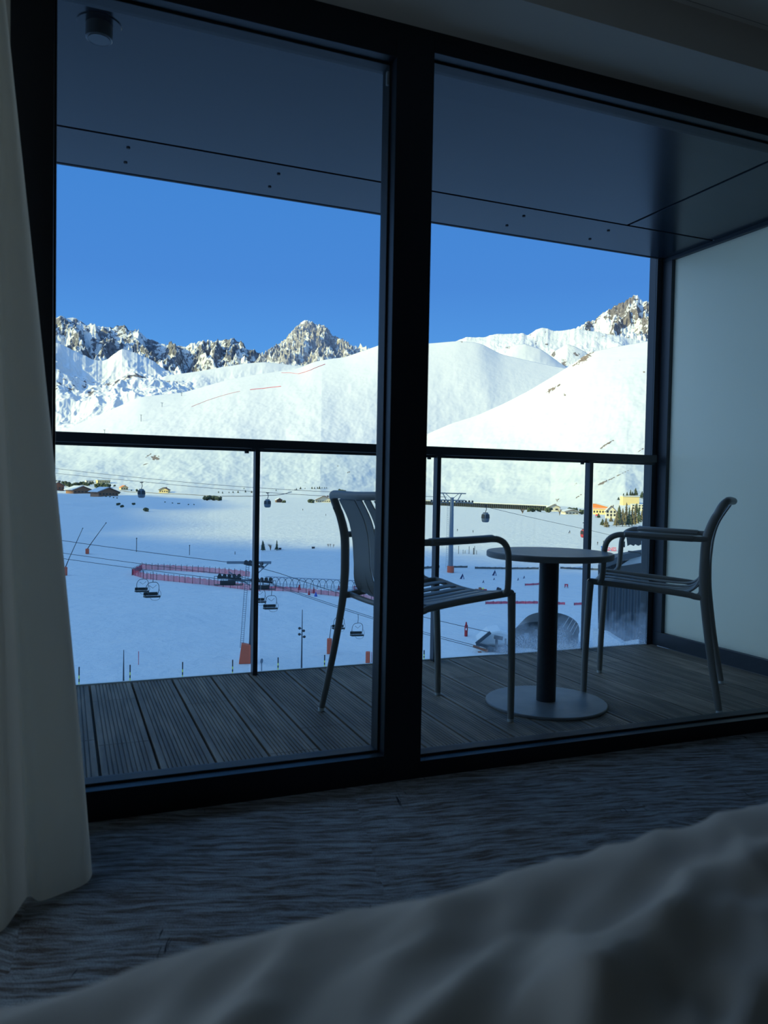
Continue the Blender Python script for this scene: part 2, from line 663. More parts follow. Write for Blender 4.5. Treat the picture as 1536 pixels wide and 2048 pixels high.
def struct(o, label=None):
    o['kind'] = 'structure'
    if label:
        o['label'] = label
    return o


def copy_tree(o, parent=None):
    c = o.copy()
    C.objects.link(c)
    if parent:
        c.parent = parent
    for ch in list(o.children):
        copy_tree(ch, c)
    return c


# ------------------------------------------------------------------ numpy noise and terrain
def perlin(x, y, seed=0):
    r = np.random.default_rng(seed)
    perm = r.permutation(512)
    ang = r.random(512) * 2 * PI
    gx, gy = np.cos(ang), np.sin(ang)
    xi = np.floor(x).astype(int)
    yi = np.floor(y).astype(int)
    xf = x - xi
    yf = y - yi
    u = xf * xf * xf * (xf * (xf * 6 - 15) + 10)
    v = yf * yf * yf * (yf * (yf * 6 - 15) + 10)

    def g(ix, iy, dx, dy):
        h = perm[(perm[ix & 511] + iy) & 511]
        return gx[h] * dx + gy[h] * dy
    a = g(xi, yi, xf, yf)
    b = g(xi + 1, yi, xf - 1, yf)
    c = g(xi, yi + 1, xf, yf - 1)
    d = g(xi + 1, yi + 1, xf - 1, yf - 1)
    return (a + u * (b - a) + v * (c + u * (d - c) - (a + u * (b - a)))) * 1.5


def fbm(x, y, octv=5, seed=0, gain=0.5, ridged=False):
    s = np.zeros(np.broadcast(x, y).shape)
    a = 1.0
    f = 1.0
    for i in range(octv):
        n = perlin(x * f + 17.3 * i, y * f - 9.1 * i, seed + i)
        s += a * ((1 - 2 * np.abs(n)) if ridged else n)
        a *= gain
        f *= 2.03
    return s


def grid_mesh(name, P, m, rock=None, parent=None):
    nr, nc = P.shape[:2]
    me = bpy.data.meshes.new(name)
    me.vertices.add(nr * nc)
    me.vertices.foreach_set('co', P.reshape(-1).astype(np.float32))
    i = np.arange(nr - 1)[:, None] * nc + np.arange(nc - 1)[None, :]
    q = np.stack([i, i + 1, i + nc + 1, i + nc], -1).reshape(-1, 4)
    # face upwards
    a, b, d = P[0, 0], P[0, 1], P[1, 0]
    if np.cross(b - a, d - a)[2] < 0:
        q = q[:, ::-1]
    nf = len(q)
    me.loops.add(nf * 4)
    me.loops.foreach_set('vertex_index', q.reshape(-1).astype(np.int32))
    me.polygons.add(nf)
    me.polygons.foreach_set('loop_start', np.arange(nf, dtype=np.int32) * 4)
    me.polygons.foreach_set('loop_total', np.full(nf, 4, dtype=np.int32))
    me.polygons.foreach_set('use_smooth', np.ones(nf, dtype=bool))
    me.update(calc_edges=True)
    me.materials.append(MATS[m])
    at = me.attributes.new('rock', 'FLOAT', 'POINT')
    at.data.foreach_set('value', (rock if rock is not None else np.zeros((nr, nc))).reshape(-1).astype(np.float32))
    ob = bpy.data.objects.new(name, me)
    C.objects.link(ob)
    if parent:
        ob.parent = parent
    return ob


def to_px(X, Y, Z):
    v = np.stack([X, Y, Z - EYE], -1)
    d = v @ np.array(fwd)
    d = np.where(d < 1, 1, d)
    return 768 + FPX * (v @ np.array(rgt)) / d, 1024 - FPX * (v @ np.array(upv)) / d


LAKE = -22.0


def zg(X, Y):
    X = np.asarray(X, float)
    Y = np.asarray(Y, float)
    D = np.hypot(X, Y)
    z = np.interp(D, [0, 60, 100, 200, 330, 360, 420, 3000], [-18.6, -19.0, -19.4, -20.3, -21.6, -21.9, LAKE, LAKE])
    az = np.degrees(np.arctan2(X, Y))
    near = np.interp(D, [60, 90, 260, 330, 380], [0.25, 1, 1, 0.6, 0])
    left = np.interp(D, [400, 600, 900, 1300, 1500], [0, 1, 1, 1, 0]) * np.interp(az, [-30, 3.0, 9.5], [1, 1, 0])
    z = z + near * (0.75 * fbm(X / 48, Y / 34, 3, 11) + 0.10 * fbm(X / 9, Y / 3.2, 3, 12))
    z = z + left * (1.2 + 3.2 * fbm(X / 130, Y / 160, 4, 21))
    return z


class Layer:
    def __init__(s, crest, Dc, base, Db, power, amp, scale, seed, ridged=False, crest_amp=0.0, octv=6, tail=1.12, stretch=2.2, csm=3.0, rp=None):
        a = [aztan(*p) for p in crest]
        s.caz = np.array([q[0] for q in a])
        s.ct = np.array([q[1] for q in a])
        s.Dc = Dc
        if base == 'ground':
            s.base = None
        else:
            b = [aztan(*p) for p in base]
            s.baz = np.array([q[0] for q in b])
            s.bt = np.array([q[1] for q in b])
            s.base = True
        s.Db = Db if callable(Db) else (lambda az, D=Db: np.full_like(az, D))
        s.power, s.amp, s.scale, s.seed, s.ridged, s.camp, s.octv, s.tail, s.stretch = power, amp, scale, seed, ridged, crest_amp, octv, tail, stretch
        s.rp = rp or (1.5 if ridged else 6)
        s.da = np.linspace(-1.0, 1.4, 4801)
        raw = np.interp(s.da, s.caz, s.ct)
        wk = 42.0 if ridged else 100.0
        kk = np.exp(-(np.arange(-300, 301) / wk) ** 2)
        s.sm = np.convolve(np.pad(raw, 300, 'edge'), kk / kk.sum(), 'valid')
        k2 = np.exp(-(np.arange(-40, 41) / csm) ** 2)
        s.raw = raw if (ridged and csm < 4) else np.convolve(np.pad(raw, 40, 'edge'), k2 / k2.sum(), 'valid')

    def z(s, az, D):
        Db = s.Db(az)
        t = (D - Db) / (s.Dc - Db)
        sm_ = np.interp(az, s.da, s.sm)
        raw_ = np.interp(az, s.da, s.raw)
        tc_ = sm_ + (raw_ - sm_) * np.clip(t, 0, 1) ** s.rp
        if s.camp:
            tc_ = tc_ + s.camp / s.Dc * (fbm(az * s.Dc / 60, az * 0, 4, s.seed + 50) + 0.5 * fbm(az * s.Dc / 16, az * 0, 3, s.seed + 60))
        tb = np.interp(az, s.baz, s.bt) if s.base else (LAKE - 1.0 - EYE) / Db
        tt = np.clip(t, 0, 1)
        g = tt ** (s.power(az) if callable(s.power) else s.power)
        ta = tb + (tc_ - tb) * g
        z = EYE + D * ta
        L = az * s.Dc
        n = fbm(L / s.scale, D / (s.scale * s.stretch), s.octv, s.seed, 0.52, s.ridged)
        if s.ridged:
            n = n - 0.9
        env = np.clip(tt * 5, 0, 1) * np.clip((1 - tt) * 4.5, 0, 1) ** 0.8
        z = z + s.amp * n * env
        z = np.where(t > 1, z - (D - s.Dc) * 0.9, z)
        return z, t

    def hit(s, x, y):
        d = ray(x, y)
        az = math.atan2(d.x, d.y)
        ta = d.z / math.hypot(d.x, d.y)
        D = np.linspace(float(s.Db(np.array([az]))[0]), s.Dc, 900)
        z, _ = s.z(np.full_like(D, az), D)
        k = np.argmax(z >= EYE + D * ta)
        return None if (k == 0 and z[0] < EYE + D[0] * ta) else D[k]

    def mesh(s, name, m, x0, x1, nc, nr, rockf=None, patches=()):
        a0 = aztan(x0, 980)[0]
        a1 = aztan(x1, 980)[0]
        az = np.linspace(a0, a1, nc)
        tt = np.concatenate([np.linspace(-0.004, 1, nr), 1 + (s.tail - 1) * np.linspace(0.02, 1, 10) * 3])
        AZ, T = np.meshgrid(az, tt)
        Db = s.Db(AZ)
        D = Db + (s.Dc - Db) * T
        Z, t = s.z(AZ, D)
        X = D * np.sin(AZ)
        Y = D * np.cos(AZ)
        P = np.stack([X, Y, Z], -1)
        rock = np.zeros_like(Z)
        if rockf is not None:
            px_, py_ = to_px(X, Y, Z)
            dzl = np.gradient(Z, axis=1) / (np.gradient(AZ, axis=1) * s.Dc)
            dzd = np.gradient(Z, axis=0) / np.maximum(np.gradient(D, axis=0), 0.01)
            rock = rockf(px_, py_, t, AZ * s.Dc, D, np.hypot(dzl, dzd), dzl)
        if patches:
            px_, py_ = to_px(X, Y, Z)
            for (cx, cy, rx, ry, sl, st) in patches:
                dx = px_ - cx
                dy = py_ - cy - sl * dx
                q = (dx / rx) ** 2 + (dy / ry) ** 2 + 1.4 * fbm(px_ / 5.0, py_ / 2.5, 3, 97)
                rock = np.maximum(rock, st * np.clip(1.5 - q, 0, 1))
        return grid_mesh(name, P, m, rock)


def hill_db(az):
    xs = [aztan(x, 1000)[0] for x in (-300, 900, 1100, 1250, 1500)]
    return np.interp(az, xs, [1340, 1340, 1150, 800, 760])


def hill_pow(az):
    return np.interp(az, [aztan(x, 1000)[0] for x in (640, 830, 900, 1200)], [1.12, 1.62, 1.65, 1.7])


hill = Layer([(-500, 900), (0, 885), (60, 875), (109, 866), (150, 850), (180, 838), (279, 794), (325, 789), (367, 785), (415, 771), (458, 759), (513, 749), (597, 737), (626, 724),
              (657, 718), (688, 715), (720, 704), (740, 697), (768, 687), (800, 686), (858, 687), (915, 682), (960, 686), (1000, 708), (1060, 722), (1120, 735), (1400, 770), (1900, 790)],
             3000, 'ground', hill_db, hill_pow, 10, 420, 31, octv=6, csm=14)
slope = Layer([(400, 1040), (640, 980), (760, 912), (820, 884), (870, 861), (905, 846), (951, 832), (1010, 806), (1060, 780), (1110, 750), (1150, 725), (1172, 708), (1190, 702), (1230, 694), (1309, 680), (1500, 650), (1900, 640)],
              2300, 'ground', hill_db, 1.1, 10, 340, 37, octv=6, csm=12)
dome = Layer([(900, 760), (980, 735), (1006, 713), (1022, 693), (1036, 689), (1051, 688), (1081, 698), (1100, 711), (1117, 724), (1150, 745), (1300, 800)], 3300, [(0, 800), (1536, 800)], 2800, 1.0, 12, 260, 41)
knoll = Layer([(1080, 740), (1105, 705), (1122, 695), (1135, 688), (1150, 693), (1172, 705), (1200, 735)], 3500, [(0, 800), (1536, 800)], 3050, 1.0, 18, 200, 42)
backhill = Layer([(500, 790), (768, 730), (800, 700), (858, 688), (905, 684), (915, 681), (934, 674), (964, 675), (996, 667), (1020, 668), (1045, 666), (1055, 671), (1068, 662), (1081, 656), (1095, 657), (1110, 662.5), (1130, 660), (1149, 657),
                  (1200, 665), (1500, 720)], 3900, [(0, 790), (1536, 790)], 3200, 1.0, 36, 230, 43, crest_amp=3)
rpeak = Layer([(1080, 720), (1130, 672), (1149, 659), (1170, 646), (1191, 637), (1210, 624), (1231, 612), (1250, 603), (1262, 594), (1270, 589), (1280, 594), (1289, 603), (1297, 607), (1303, 600), (1312, 594), (1340, 585), (1400, 612), (1536, 650), (1700, 700)],
              4800, [(0, 770), (1536, 770)], 3700, 1.05, 75, 230, 47, True, 14)
needle = Layer([(440, 800), (500, 742), (519, 723), (535, 711), (549, 700), (563, 684), (588, 662), (590, 657), (605, 642), (611, 639.6), (626, 646), (640, 648), (650, 652), (657, 662), (668, 674), (674, 679), (679, 678), (692, 690), (700, 691), (715, 696), (722, 703), (745, 705), (770, 720), (820, 760)],
               4300, [(400, 800), (520, 742), (640, 740), (740, 730), (900, 760)], 3900, 0.9, 55, 120, 53, True, 9, stretch=1.2)
lrange = Layer([(-600, 600), (-200, 620), (0, 640), (60, 640), (109, 637), (125, 634), (139, 635), (155, 637), (168, 647), (175, 652), (184, 645), (195, 652), (207, 654), (220, 656), (233, 650), (250, 654), (258, 662), (272, 658), (285, 668), (298, 678), (318, 686), (337, 690), (355, 691),
                (373, 695), (390, 688), (409, 687), (425, 688), (435, 680), (450, 682), (467, 678), (476, 690), (484, 690), (493, 704), (500, 714), (510, 717), (523, 720), (560, 735), (640, 760)],
               5000, [(-600, 830), (100, 790), (300, 780), (520, 760), (700, 780)], 4000, 0.95, 85, 200, 59, True, 9)
lspur = Layer([(-500, 640), (0, 668), (60, 676), (109, 686), (130, 692), (150, 701), (170, 712), (195, 722), (215, 720), (230, 706), (243, 697), (272, 706), (301, 719), (320, 732), (334, 742), (350, 749), (367, 756), (400, 767), (430, 776), (520, 800)],
              3900, [(-500, 940), (110, 868), (300, 810), (520, 800)], 2950, 1.25, 44, 360, 61, True, 4, octv=5, stretch=1.6, csm=8.0, rp=4)
floor_n = Layer([(250, 790), (330, 752), (400, 742), (440, 735), (490, 727), (530, 724), (600, 732), (700, 742), (800, 760)],
                3700, [(200, 850), (800, 800)], 3100, 1.0, 22, 260, 67)


def rock_left(px_, py_, t, L, D, sl, dl):
    n = fbm(L / 90, D / 200, 5, 71)
    return np.clip(0.30 + 0.42 * n + np.clip((t - 0.3) * 1.2, -0.3, 0.14) + np.clip((sl - 0.9) * 0.16, -.12, .14), 0, 1)


def rock_spur(px_, py_, t, L, D, sl, dl):
    n = fbm(L / 150, D / 260, 4, 73)
    band = np.clip(1 - np.abs(t - 0.62) / 0.30, 0, 1)
    return np.clip(0.05 + 0.95 * np.clip(n + 0.05, 0, 1) * band + 0.30 * band, 0, 1) * np.clip((px_ - 60) / 60, 0.8, 1)


def rock_needle(px_, py_, t, L, D, sl, dl):
    n = fbm(L / 60, D / 50, 5, 79)
    side = np.clip((px_ - 688) / 40, 0, 1) * 0.35
    cap = np.clip((655 - py_) / 12, 0, 1) * 0.28
    foot = np.clip((py_ - (722 + 0.02 * (px_ - 560))) / 14, 0, 1) * 0.5
    return np.clip(0.66 + 0.32 * n - side - foot - cap * (t > .9), 0, 1)


def rock_right(px_, py_, t, L, D, sl, dl):
    n = fbm(L / 110, D / 180, 5, 83)
    band = np.clip((t - 0.42) * 3, 0, 1) * np.clip((px_ - 1140) / 40, 0, 1)
    return np.clip(0.22 + 0.62 * n + 0.13 * band + (sl - 0.75) * 0.15, 0, 1) * np.clip(band * 3, 0, 1)


def rock_back(px_, py_, t, L, D, sl, dl):
    n = fbm(L / 70, D / 90, 5, 89)
    return np.clip(0.62 * n - 0.02, 0, 1) * np.clip((t - .3) * 3, 0, 1)


tag(lrange.mesh('mountain', 'rock_grey', -420, 660, 900, 300, rock_left), 'jagged grey rock and snow mountain chain on the left skyline', 'mountain', 'mountains on the skyline')
tag(lspur.mesh('mountain', 'rock_bands', -420, 520, 700, 360, rock_spur), 'snowy mountain flank with brown rock bands below the jagged left chain', 'mountain')
tag(needle.mesh('mountain', 'rock_tan', 430, 830, 620, 320, rock_needle), 'single steep grey-tan rock peak in the middle of the skyline', 'mountain', 'mountains on the skyline')
tag(rpeak.mesh('mountain', 'rock_brown', 1070, 1760, 800, 330, rock_right), 'brown rocky snow peak at the right end of the skyline', 'mountain', 'mountains on the skyline')
tag(backhill.mesh('mountain', 'rock_brown', 560, 1500, 760, 240, rock_back), 'low snowy crest with small rocks on the skyline right of the post', 'mountain', 'mountains on the skyline')
tag(dome.mesh('snow_hill', 'snow_hill', 900, 1300, 300, 120), 'rounded white snow dome just below the right skyline crest', 'hill')
tag(knoll.mesh('snow_hill', 'rock_brown', 1080, 1200, 200, 120, lambda a, b, t, L, D, s, d: 0.55 * np.clip(fbm(L / 50, D / 60, 4, 5) + .1, 0, 1)), 'small pointed rocky knoll in the dip between dome and right peak', 'hill')
tag(floor_n.mesh('snow_hill', 'snow_hill', 250, 820, 400, 120), 'white snowfield at the foot of the steep rock peak', 'hill')
hpatch = [(311, 916, 8, 4.5, .1, .8), (297, 911, 6, 1.5, -.7, .7), (292, 928, 5, 1.2, -.4, .7), (760, 883, 8, 1, -.5, .5), (685, 938, 12, .8, -.7, .45), (697, 945, 3, 1.5, -.3, .7),
          (908, 967, 12, 1.2, .1, .6), (985, 970, 14, 3, .35, .75), (955, 966, 12, 1.4, 0, .6), (870, 944, 14, 1.6, 0, .6), (905, 946, 24, 1.0, .02, .5), (610, 965, 3, 1.2, 0, .6), (675, 932, 2, 1, 0, .6),
          (1045, 947, 3, 1.2, 0, .7), (1066, 948, 3, 1.2, 0, .7), (1025, 952, 2, 1, 0, .6), (888, 881, 4, 1.4, 0, .5), (922, 866, 4, 1, 0, .4), (897, 889, 2, 1.5, 0, .6), (921, 683, 6, 2.2, .1, .5), (1143, 981, 4, 1.5, 0, .6)]
spatch = [(1170, 715, 16, 7, -.62, .8), (1150, 729, 8, 1.6, -.7, .7), (1103, 779, 9, 4, -.55, .75), (1118, 770, 5, 2, -.6, .7), (1129, 790, 3, 3, -.4, .65), (1213, 889, 14, 2.2, -.62, .75), (1283, 899, 7, 1.5, -.7, .7),
          (1140, 683, 6, 1.5, -.1, .6), (1220, 685, 12, 2, -.15, .6), (1205, 966, 9, 2.5, -.5, .8), (1230, 954, 26, 1.2, -.5, .75), (1158, 992, 7, 1.5, -.6, .65), (1147, 970, 7, 3, -.4, .45), (1289, 744, 4, 1.6, 0, .6), (1243, 720, 4, 1.2, 0, .6),
          (1167, 881, 3, 1, 0, .4), (1252, 796, 14, .7, -.12, .4), (1275, 793, 16, .8, -.1, .4)]
tag(hill.mesh('snow_hill', 'snow_hill', -500, 1700, 1500, 420, None, hpatch), 'broad white ski slope rising behind the frozen lake in the centre', 'hill')
tag(slope.mesh('snow_hill', 'snow_hill', 820, 1800, 700, 360, None, spatch), 'smooth white hillside with bare patches below the right rocky peak', 'hill')

# valley floor (snow-covered pistes and the frozen lake), one height field
azf = np.linspace(aztan(-150, 980)[0], aztan(1500, 980)[0], 1100)
azs = np.concatenate([np.linspace(math.radians(-100), azf[0], 60)[:-1], azf, np.linspace(azf[-1], math.radians(120), 60)[1:]])
Ds = np.concatenate([np.linspace(2, 60, 20)[:-1], np.geomspace(60, 400, 420), np.geomspace(401, 1700, 160)])
AZ, DD = np.meshgrid(azs, Ds)
X = DD * np.sin(AZ)
Y = DD * np.cos(AZ)
Z = zg(X, Y)
gpx, gpy = to_px(X, Y, Z)
gr = grid_mesh('ground', np.stack([X, Y, Z], -1), 'snow_near')
struct(gr, 'snow-covered valley floor, ski pistes and frozen lake below the balcony')


def ghit(x, y):
    """point of the valley floor or hillside seen at a pixel"""
    d = ray(x, y)
    h = math.hypot(d.x, d.y)
    az = math.atan2(d.x, d.y)
    D = np.concatenate([np.geomspace(20, 1340, 2500), np.linspace(1341, 2990, 1400)])
    A = np.full_like(D, az)
    z = zg(D * math.sin(az), D * math.cos(az))
    for ly in (hill, slope):
        zz, t = ly.z(A, D)
        z = np.where((t > 0) & (t < 1), np.maximum(z, zz), z)
    zr = EYE + D * d.z / h
    k = int(np.argmax(zr <= z))
    if k == 0:
        k = len(D) - 1
    return Vector((D[k] * math.sin(az), D[k] * math.cos(az), float(z[k])))


def gz(x, y):
    D = np.array([math.hypot(x, y)])
    A = np.array([math.atan2(x, y)])
    z = float(zg(x, y))
    for ly in (hill, slope):
        zz, t = ly.z(A, D)
        if 0 < t[0] < 1:
            z = max(z, float(zz[0]))
    return z


# the mountain west of the valley that keeps the near slopes in shade (a solid ridge, beyond the left of the view)
sh = np.array([math.sin(SUN_AZ), math.cos(SUN_AZ)])
pp = np.array([-sh[1], sh[0]])
pp = pp if pp[1] > 0 else -pp
bd = [(1238, 1136), (1196, 1138), (1168, 1131), (1100, 1126), (1050, 1121), (1000, 1107), (900, 1103), (760, 1097), (640, 1094), (560, 1089), (498, 1084), (440, 1076), (400, 1072), (357, 1068), (303, 1064), (330, 1060), (352, 1054), (385, 1045), (360, 1040), (330, 1028), (360, 1022),
      (440, 1014), (450, 1010), (430, 1002), (420, 998), (330, 993.5), (311, 991.5), (250, 990), (110, 989)]
us, ts = [], []
for (x, y) in bd:
    P = on_z(x, y, LAKE + 1)
    b = np.array([P.x, P.y])
    us.append(b @ pp)
    ts.append(b @ sh)
us = np.array(us)
ts = np.array(ts)
od = np.argsort(us)
us, ts = us[od], ts[od]
T0 = 2600.0
tanE = math.tan(SUN_EL)
uu = np.concatenate([np.linspace(-2500, us[0] - 60, 30), np.linspace(us[0] - 50, us[-1], 700), us[-1] + np.array([5, 60, 150, 300])])
hh = (T0 - np.interp(uu, us, ts)) * tanE + LAKE
hh = np.where(uu < us[0], (T0 - ts[0]) * tanE + LAKE + np.clip((us[0] - uu) * 0.6, 0, 260), hh)
end = uu > us[-1]
hh[end] = (T0 - ts[-1]) * tanE + LAKE - (uu[end] - us[-1]) * 3.0
prof = np.array([[-1500, 0], [-700, .5], [-200, .82], [0, 1.0], [250, .8], [900, .45], [1800, 0]])
Pm = np.zeros((len(prof), len(uu), 3))
for i, (dt, k) in enumerate(prof):
    # widths run along the sun's direction; only the crest decides the shadow's edge
    Pm[i, :, 0] = pp[0] * uu + sh[0] * (T0 + dt)
    Pm[i, :, 1] = pp[1] * uu + sh[1] * (T0 + dt)
    Pm[i, :, 2] = LAKE - 5 + (np.maximum(hh, LAKE) - LAKE + 5) * k
wr = grid_mesh('ridge', Pm, 'snow_hill')
struct(wr, 'snowy mountain on the sun side of the valley')

# ------------------------------------------------------------------ balcony
YF, YG, YO = 2.055, 2.115, 3.464
b = MB()
x = 0.099 - 0.1665 * 24
k = -18
tones = []
joints = {5: [2.72], 6: [2.655, 3.2], 8: [3.05], 7: [], 9: [2.40], 10: [2.62], 12: [2.98], 14: [2.5], 15: [3.1], 17: [2.75], 19: [2.62], 20: [3.15], 22: [2.9]}
ng = 10
while x < 3.03:
    x0, x1 = x + 0.0045, min(x + 0.1665 - 0.0045, 3.028)
    segs = [2.15] + joints.get(k, []) + [YO - 0.006]
    for a, c in zip(segs[:-1], segs[1:]):
        prof_ = [(x0, -0.022), (x0, -0.001), (x0 + 0.001, 0)]
        wv = (x1 - x0 - 0.026)
        if x1 - x0 > 0.12:
            for j in range(ng):
                gx = x0 + 0.013 + wv * (j + 0.5) / ng
                prof_ += [(gx - 0.0022, 0), (gx - 0.0014, -0.004), (gx + 0.0014, -0.004), (gx + 0.0022, 0)]
        prof_ += [(x1 - 0.001, 0), (x1, -0.001), (x1, -0.022)]
        n0 = len(b.v)
        b.prism(prof_, a + 0.0015, c - 0.0015)
        tones += [0.75 + 0.5 * random.random()] * (len(b.v) - n0)
    x += 0.1665
    k += 1
deck = b.build('balcony_deck', 'deck_wood')
ta = deck.data.attributes.new('tone', 'FLOAT', 'POINT')
ta.data.foreach_set('value', tones)
struct(deck, 'dark grooved timber boards of the balcony floor')
MB().box(-4.2, 3.2, 2.17, YO - 0.02, -0.25, -0.03).build('balcony_slab', 'concrete')['kind'] = 'structure'
MB().box(-4.2, 3.0, YO - 0.006, YO + 0.004, -0.06, 0.006).build('trim_1', 'trim_white')['kind'] = 'structure'

# soffit panels above the balcony
zc = 2.12
b = MB()
b.box(-4.2, 2.483, 2.10, 3.088, zc, zc + 0.03)
b.box(2.497, 3.03, 2.10, 3.088, zc, zc + 0.03)
b.box(-4.2, 3.03, 3.102, YO - 0.018, zc, zc + 0.03)
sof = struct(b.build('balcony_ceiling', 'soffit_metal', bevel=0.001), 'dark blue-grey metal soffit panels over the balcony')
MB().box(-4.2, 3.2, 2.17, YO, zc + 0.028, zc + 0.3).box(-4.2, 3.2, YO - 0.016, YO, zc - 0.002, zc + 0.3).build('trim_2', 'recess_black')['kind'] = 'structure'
b0 = None
for (sx, s_y) in ((0.218, 3.185), (0.218, 3.335), (0.805, 3.19), (0.805, 3.342), (1.39, 3.19), (1.39, 3.342), (1.975, 3.193), (1.973, 3.341), (2.457, 3.194), (2.457, 3.34)):
    if b0 is None:
        b0 = MB().lathe([(0.0001, 0), (0.007, 0.0005), (0.0075, 0.003), (0.0075, 0.006)], n=12).build('screw', 'recess_black', sof, True)
        b0.location = (sx, s_y, zc - 0.004)
    else:
        q = b0.copy()
        C.objects.link(q)
        q.location = (sx, s_y, zc - 0.004)
# round ceiling lamp
t = thing('ceiling_lamp', 'small dark cylindrical spotlight on the balcony ceiling, top left', 'lamp', (0.083, 2.372, zc))
MB().lathe([(0.058, -0.003), (0.060, -0.001), (0.060, 0.0)], n=40).build('mounting_ring', 'soffit_metal', t, True)
MB().lathe([(0.020, -0.038), (0.033, -0.042), (0.036, -0.040), (0.036, -0.002)], n=36).build('housing', 'lamp_housing', t, True)
MB().lathe([(0.0001, -0.0425), (0.029, -0.0425), (0.029, -0.038)], n=36).build('lens', 'dark_window', t, True)

# right-hand partition
b = MB()
b.box(3.028, 3.075, 2.15, 3.465, 0.0, 0.075)
b.box(3.028, 3.075, 2.15, 3.465, 2.10, zc)
b.box(3.028, 3.075, 3.385, 3.465, 0.075, 2.10)
b.box(3.028, 3.075, 2.15, 2.20, 0.075, 2.10)
t = thing('privacy_screen', 'tall frosted pale grey glass screen closing the right end of the balcony', 'screen', (3.05, 2.8, 0))
o_ = b.build('screen_frame', 'rail_metal', None, bevel=0.002)
o_.parent = t
o_.matrix_parent_inverse = Matrix.Translation((-3.05, -2.8, 0))
o_ = MB().box(3.050, 3.060, 2.195, 3.39, 0.07, 2.105).build('glass_panel', 'frosted_glass')
o_.parent = t
o_.matrix_parent_inverse = Matrix.Translation((-3.05, -2.8, 0))
b = MB()
b.box(2.992, 3.075, 3.466, 3.52, -0.2, 2.4)
b.box(2.992, 3.027, 3.455, 3.466, 0.0, zc)
struct(b.build('corner_post', 'rail_metal', bevel=0.002), 'dark metal corner post at the right end of the railing')

# railing
t = thing('balcony_railing', 'dark metal and glass balustrade along the outer edge of the balcony', 'railing', (0, 3.44, 0))
MB().box(-4.1, 2.990, -0.028, 0.020, 1.006, 1.046).build('top_rail', 'rail_metal', t, bevel=0.003)
MB().box(-4.1, 2.990, -0.008, 0.012, 0.993, 1.005).build('glass_channel', 'rail_metal', t, bevel=0.001)
px0 = None
xs_posts = (-2.78, -1.89, -0.998, -0.107, 0.787, 1.675, 2.565)
for xp in xs_posts:
    q = MB().box(xp - 0.0105, xp + 0.0105, -0.022, 0.022, 0, 1.0455).box(xp - 0.028, xp + 0.028, -0.024, 0.024, 1.0, 1.0056).build('post', 'rail_metal', t, bevel=0.0015)
    MB().lathe([(0.008, 0), (0.010, 0.002), (0.010, 0.012), (0.006, 0.014)], (xp - 0.045, 0, 0.984), 10).build('clamp', 'rail_metal', q, True)
ed = [-4.1] + list(xs_posts) + [3.0]
for a, c in zip(ed[:-1], ed[1:]):
    MB().box(a + 0.026, c - 0.024, -0.001, 0.009, 0.006, 0.998).build('glass_panel', 'rail_glass', t)

# ------------------------------------------------------------------ window wall
GY0, GY1 = 2.108, 2.122
XL, XM0, XM1, XR = -0.028, 0.850, 0.966, 3.30
b = MB()
# left door leaf: stiles, bottom rail with ledge, head; right fixed light; central mullion
b.box(-0.122, XL, YF, 2.16, 0.0, 2.14)
b.box(XM0, XM1, YF, 2.16, 0.0, 2.14)
b.box(XR, XR + 0.1, YF, 2.16, 0.0, 2.14)
b.box(XL, XM0, YF, 2.16, 0.0, 0.078)
b.box(XM1, XR, YF, 2.16, 0.0, 0.050)
b.box(XL, XM0, YF, 2.16, 2.044, 2.14)
b.box(XM1, XR, YF, 2.16, 2.081, 2.14)
wf = struct(b.build('window_1', 'frame_metal', bevel=0.0015), 'dark metal framed floor-to-ceiling window with central mullion')
b = MB()
for (a, c, z0, z1) in ((XL, XM0, 0.078, 2.044), (XM1, XR, 0.050, 2.081)):
    b.box(a, c, 2.094, 2.136, z0, z0 + 0.006)
    b.box(a, c, 2.094, 2.136, z1 - 0.006, z1)
    b.box(a, a + 0.006, 2.094, 2.136, z0, z1)
    b.box(c - 0.006, c, 2.094, 2.136, z0, z1)
b.build('gasket', 'gasket', wf, bevel=0.001)
MB().box(XL + 0.004, XM0 - 0.004, GY0, GY1, 0.082, 2.040).build('window_pane', 'window_glass', wf)
MB().box(XM1 + 0.004, XR - 0.004, GY0, GY1, 0.054, 2.077).build('window_pane', 'window_glass', wf)
b = MB()
b.box(0.838, 0.8495, 2.096, 2.106, 1.985, 2.022)
b.build('hinge_tab', 'galvanised', wf, bevel=0.001)

# ------------------------------------------------------------------ room
zb, zt = 2.137, 2.262
MB().box(-1.6, 3.4, -2.6, 2.16, -0.06, 0.0).build('floor', 'carpet')['kind'] = 'structure'
MB().box(-1.6, 3.5, -2.6, 1.834, zt, zt + 0.08).build('ceiling', 'ceiling_paint')['kind'] = 'structure'
MB().box(-1.6, 3.5, 1.834, 2.165, zb + 0.003, zt + 0.08).build('ceiling_bulkhead', 'wall_paint')['kind'] = 'structure'
MB().box(-1.6, -0.1225, 2.060, 2.16, 0, zb).build('wall_front', 'ceiling_paint')['kind'] = 'structure'
MB().box(3.4005, 3.5, 2.060, 2.16, 0, zb).build('wall_front', 'wall_paint')['kind'] = 'structure'
MB().box(-1.66, -1.6, -2.6, 0.15, 0, zt).box(-1.66, -1.6, 1.55, 2.16, 0, zt).box(-1.66, -1.6, 0.15, 1.55, 2.05, zt).box(-1.66, -1.6, 0.15, 1.55, 0, 0.35).build('wall_left', 'wall_paint')['kind'] = 'structure'
